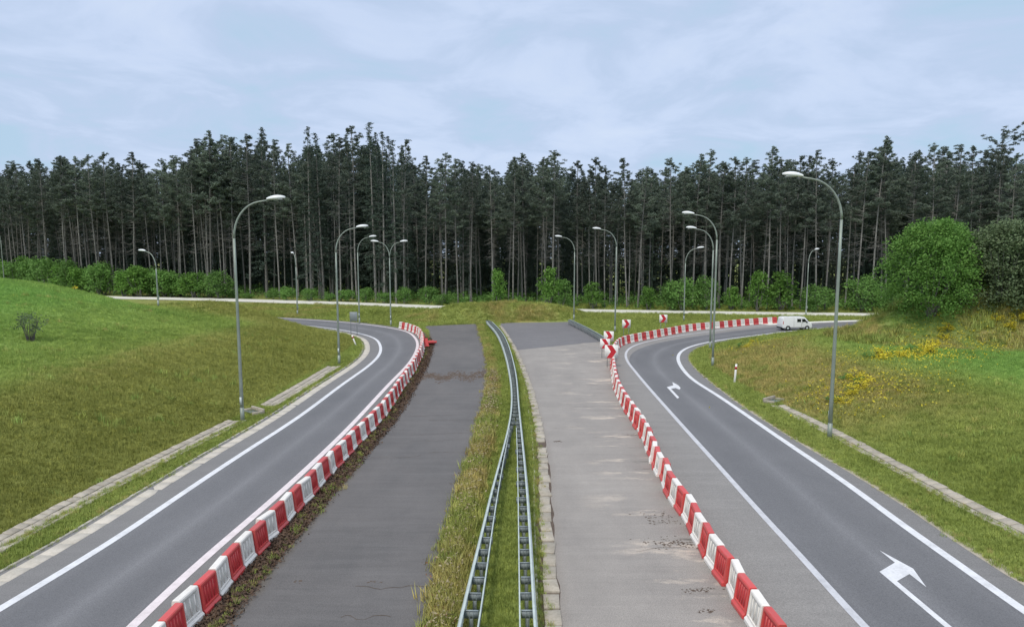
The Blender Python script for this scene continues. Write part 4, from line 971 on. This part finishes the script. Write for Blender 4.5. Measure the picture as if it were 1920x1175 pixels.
for i, (px, py, lab) in enumerate(BRO):
    b = hit(px, py); s = rnd.uniform(.75, 1.25); plant(bb, 'broom_bush', (b.x, b.y, b.z - .08), s, rnd.uniform(0, 6.28), 'yellow flowering broom bush, ' + lab, 'shrub', GB, s * rnd.uniform(.6, .9))
    plant(bg_, 'low_shrub', (b.x + rnd.uniform(-1, 1), b.y + .9, b.z - .08), s * .8, rnd.uniform(0, 6.28), 'low green shrub behind the broom bush ' + lab, 'shrub', 'low green shrubs among the broom', s * .5)
b = edge_point(150, -4); plant(bb, 'broom_bush', (b[0] + 2, b[1] - 6, ground_z(b[0], b[1])), 3.2, 0, 'yellow green bush at the left end of the far road', 'shrub', GB, 2.2)
# ------------------------------------------------------------------ grass tufts
hid = bpy.data.collections.new('tuft_sources')
def tuft_mesh(seed, blades, r_, h_, wdt):
    r = np.random.default_rng(seed); V = []; Fq = []
    for k in range(blades):
        a = r.uniform(0, 6.28); q = r_ * math.sqrt(r.random()); x, y = q * math.cos(a), q * math.sin(a); hh = h_ * r.uniform(.5, 1.1)
        b = r.uniform(0, 6.28); dx, dy = math.cos(b), math.sin(b); bend = r.uniform(.15, .7) * hh; px_, py_ = -dy * wdt, dx * wdt; o = len(V)
        V += [(x - px_, y - py_, 0), (x + px_, y + py_, 0), (x + dx * bend * .4 + px_ * .7, y + dy * bend * .4 + py_ * .7, hh * .6), (x + dx * bend * .4 - px_ * .7, y + dy * bend * .4 - py_ * .7, hh * .6), (x + dx * bend, y + dy * bend, hh), (x + dx * bend + px_ * .1, y + dy * bend, hh * .99)]
        Fq += [(o, o+1, o+2, o+3), (o+3, o+2, o+5, o+4)]
    return mesh_np('tuft', V, Fq, MT['tuft'])
srcs = []
for i, (bl, rr_, hh, ww) in enumerate([(26,.15,.17,.007),(22,.13,.22,.007),(30,.18,.13,.008),(18,.12,.28,.006)]):
    o = bpy.data.objects.new(f'tuft_source', tuft_mesh(i, bl, rr_, hh, ww)); hid.objects.link(o); srcs.append(o)
def scatter(name, P, S, att, label, col=None, nsrc=4, tilt=.18):
    me = bpy.data.meshes.new(name); me.vertices.add(len(P)); me.vertices.foreach_set('co', np.asarray(P, np.float32).ravel())
    for an, av in {**att, 'sz': S}.items():
        a = me.attributes.new(an, 'FLOAT', 'POINT'); a.data.foreach_set('value', np.asarray(av, np.float32))
    me.update(); o = link(name, me, kind='stuff', label=label)
    ng = bpy.data.node_groups.new(name, 'GeometryNodeTree'); ng.interface.new_socket('Geometry', in_out='INPUT', socket_type='NodeSocketGeometry'); ng.interface.new_socket('Geometry', in_out='OUTPUT', socket_type='NodeSocketGeometry')
    N = ng.nodes.new; gi, go = N('NodeGroupInput'), N('NodeGroupOutput'); ci = N('GeometryNodeCollectionInfo'); ci.inputs[0].default_value = col or hid; ci.inputs[1].default_value = True; ci.inputs[2].default_value = True
    ip = N('GeometryNodeInstanceOnPoints'); ip.inputs['Pick Instance'].default_value = True
    rv = N('FunctionNodeRandomValue'); rv.data_type = 'FLOAT_VECTOR'; rv.inputs[0].default_value = (-tilt, -tilt, 0); rv.inputs[1].default_value = (tilt, tilt, 6.283)
    ri = N('FunctionNodeRandomValue'); ri.data_type = 'INT'; ri.inputs[4].default_value = 0; ri.inputs[5].default_value = nsrc - 1; ri.inputs['Seed'].default_value = 5
    na = N('GeometryNodeInputNamedAttribute'); na.data_type = 'FLOAT'; na.inputs[0].default_value = 'sz'
    lk = ng.links.new; lk(gi.outputs[0], ip.inputs['Points']); lk(ci.outputs[0], ip.inputs['Instance']); lk(rv.outputs[0], ip.inputs['Rotation']); lk(ri.outputs[2], ip.inputs['Instance Index']); lk(na.outputs[0], ip.inputs['Scale']); lk(ip.outputs[0], go.inputs[0])
    md = o.modifiers.new('scatter', 'NODES'); md.node_group = ng; return o
scatter('deep_forest', np.array(DP), np.array(DS), {}, 'dark depth of the pine forest behind the individual trees', dcol, 5, .01)
def road_mask(x, y):
    m = np.zeros(x.shape, bool)
    for A, B in ((offset(LL, -2.02), offset(LR, 1.2)), (LCE, ML), (offset(MR, -.1), RCE), (offset(RBx, -.4), RE)):
        m |= inside(np.vstack([A[::3], B[::-3]]), x, y)
    for L_, ww in ((chl, .62), (chl2, .62), (chr_, .46), (FW, 4.2), (wsl, .34), (LBAR, 1.15)): m |= dist_line(L_[::2] if len(L_) > 6 else L_, x, y) < ww
    return m
n = 480000; rho0 = 95
D = rng.uniform(15, 150, n * 2); wgt = D * np.minimum(1, (24 / D) ** 1.55); D = D[rng.random(len(D)) < wgt / wgt.max()]
A_ = rng.uniform(-.80, .80, len(D)); GX, GY = D * A_, D
keep = ~road_mask(GX, GY) | ((GY > 104) & (GY < 126) & (height(GX, GY) > .12) & (np.abs(GX) < 26)); GX, GY = GX[keep], GY[keep]
dL = np.where(inside(polyL, GX, GY), dist_line(bankL, GX, GY), 0)
GZ = height(GX, GY); gd, gl_, gr2 = zones(GX, GY)
S = np.clip(.5 + GY / 100, .65, 1.7) * rng.uniform(.6, 1.35, len(GX)) * np.where(gr2 > .4, 1.35, 1.0) * np.where((gd < .01) | (gl_ > .3), .8, 1)
print('tufts', len(GX))
scatter('grass', np.column_stack([GX, GY, GZ - .02]), S, {'dry': gd, 'lush': gl_, 'rust': gr2}, 'short uneven grass on verges, banks and median')
# taller weeds on the left edge of the median
i_ = rng.integers(0, len(ML) - 1, 15000); dd_ = rng.normal(.32, .2, 15000) ; nn = normals(ML)[i_]; P = ML[i_] + (ML[i_+1] - ML[i_]) * rng.random((15000, 1)) + nn * dd_[:, None] + rng.normal(0, .08, (15000, 2)); wy = wave(P[:, 0], P[:, 1], .5, 33)
k_ = (P[:, 1] < 62) & (wy > -.25) | (rng.random(15000) < .25); P = P[k_]
rz_ = np.clip(.75 + wave(P[:, 0], P[:, 1], .8, 34), 0, 1)
scatter('median_weeds', np.column_stack([P, np.zeros(len(P))]), rng.uniform(.6, 1.7, len(P)) * (1 + .3 * (P[:, 1] < 45)), {'dry': np.full(len(P), .4), 'lush': np.zeros(len(P)), 'rust': rz_}, 'dry tan and reddish weeds along the left edge of the median')
# weeds creeping over slabs and edges
parts_ = []
for L_, off, sd, cnt in ((wsl, -.34, .12, 1500), (RE, .25, .14, 2600), (LL, -2.05, .1, 2200), (chl, .5, .12, 900), (chr_, -.45, .1, 900), (LCE, -.25, .15, 700)):
    i_ = rng.integers(0, len(L_) - 1, cnt); parts_.append(L_[i_] + (L_[i_+1] - L_[i_]) * rng.random((cnt, 1)) + normals(L_)[i_] * rng.normal(off, sd, (cnt, 1)) + rng.normal(0, .1, (cnt, 2)))
P = np.concatenate(parts_); P = P[P[:, 1] < 100]
scatter('edge_weeds', np.column_stack([P, np.zeros(len(P))]), rng.uniform(.4, 1.0, len(P)), {'dry': rng.random(len(P)) * .6, 'lush': np.zeros(len(P)), 'rust': (rng.random(len(P)) < .2) * .8}, 'grass tufts creeping over kerbs and slabs')
mx, my = rng.uniform(30, 78, 30000), rng.uniform(58, 82, 30000); q = np.hypot((mx - 54) / 21.5, (my - 70) / 9.5); wq = wave(mx, my, .55, 41)
k_ = (q < 1.1) & (wq > -.1) & (rng.random(30000) < .22) & inside(polyR, mx, my); mx, my = mx[k_], my[k_]
scatter('mound_scrub', np.column_stack([mx, my, height(mx, my)]), rng.uniform(1.8, 4.2, len(mx)), {'dry': np.full(len(mx), .3), 'lush': np.zeros(len(mx)), 'rust': np.clip(.35 + wave(mx, my, .8, 42), 0, 1)}, 'tall rough grass and scrub on the right mound')
wx, wy = rng.uniform(-48, 45, 9000), rng.uniform(18, 80, 9000); k_ = (inside(polyL, wx, wy) | inside(polyR, wx, wy)) & (wave(wx, wy, .9, 51) > .25); wx, wy = wx[k_], wy[k_]
scatter('weed_clumps', np.column_stack([wx, wy, height(wx, wy)]), rng.uniform(1.1, 2.2, len(wx)), {'dry': rng.random(len(wx)) * .6, 'lush': (rng.random(len(wx)) < .4) * .5, 'rust': (rng.random(len(wx)) < .18) * .7}, 'coarser weed clumps in the grass of both slopes')
def stalkpt():
    i = rnd.randrange(0, int(len(ML) * .5)); n = NML[i]; d = rnd.gauss(.3, .25); b = ML[i] + (ML[i+1] - ML[i]) * rnd.random(); return b[0] + n[0] * d, b[1] + n[1] * d
leaves('dry_stalks', 3800, stalkpt, (.03, .08), MT['weeds'], (.05, .45), 'tan seed heads and stalks on the left edge of the median')
leaves('brown_weeds', 5200, stalkpt, (.03, .07), MT['rustweed'], (.02, .30), 'reddish brown dead weeds on the left edge of the median')
BP = [hit(px_, py_) for px_, py_, _ in BRO]
def flowers(name, n):
    V = []
    for i in range(n):
        b_ = BP[rnd.randrange(len(BP))]; x_, y_ = b_.x + rnd.gauss(0, 2.4), b_.y + rnd.gauss(0, 2.0); s_ = rnd.uniform(.03, .075)
        z_ = ground_z(x_, y_) + rnd.uniform(.1, .4)
        if z_ < .3: continue
        q_ = Euler((rnd.gauss(0, .8), rnd.gauss(0, .8), rnd.uniform(0, 6.28))).to_matrix()
        for c_ in ((-s_, 0, 0), (0, -s_, 0), (s_, 0, 0), (0, s_, 0)):
            v_ = q_ @ Vector(c_); V.append((v_.x + x_, v_.y + y_, v_.z + z_))
    link(name, mesh_np(name, V, np.arange(len(V)).reshape(-1, 4), MT['broom']), kind='stuff', label='tiny yellow flowers strewn through the grass of the right slope')
flowers('yellow_flowers', 5200)
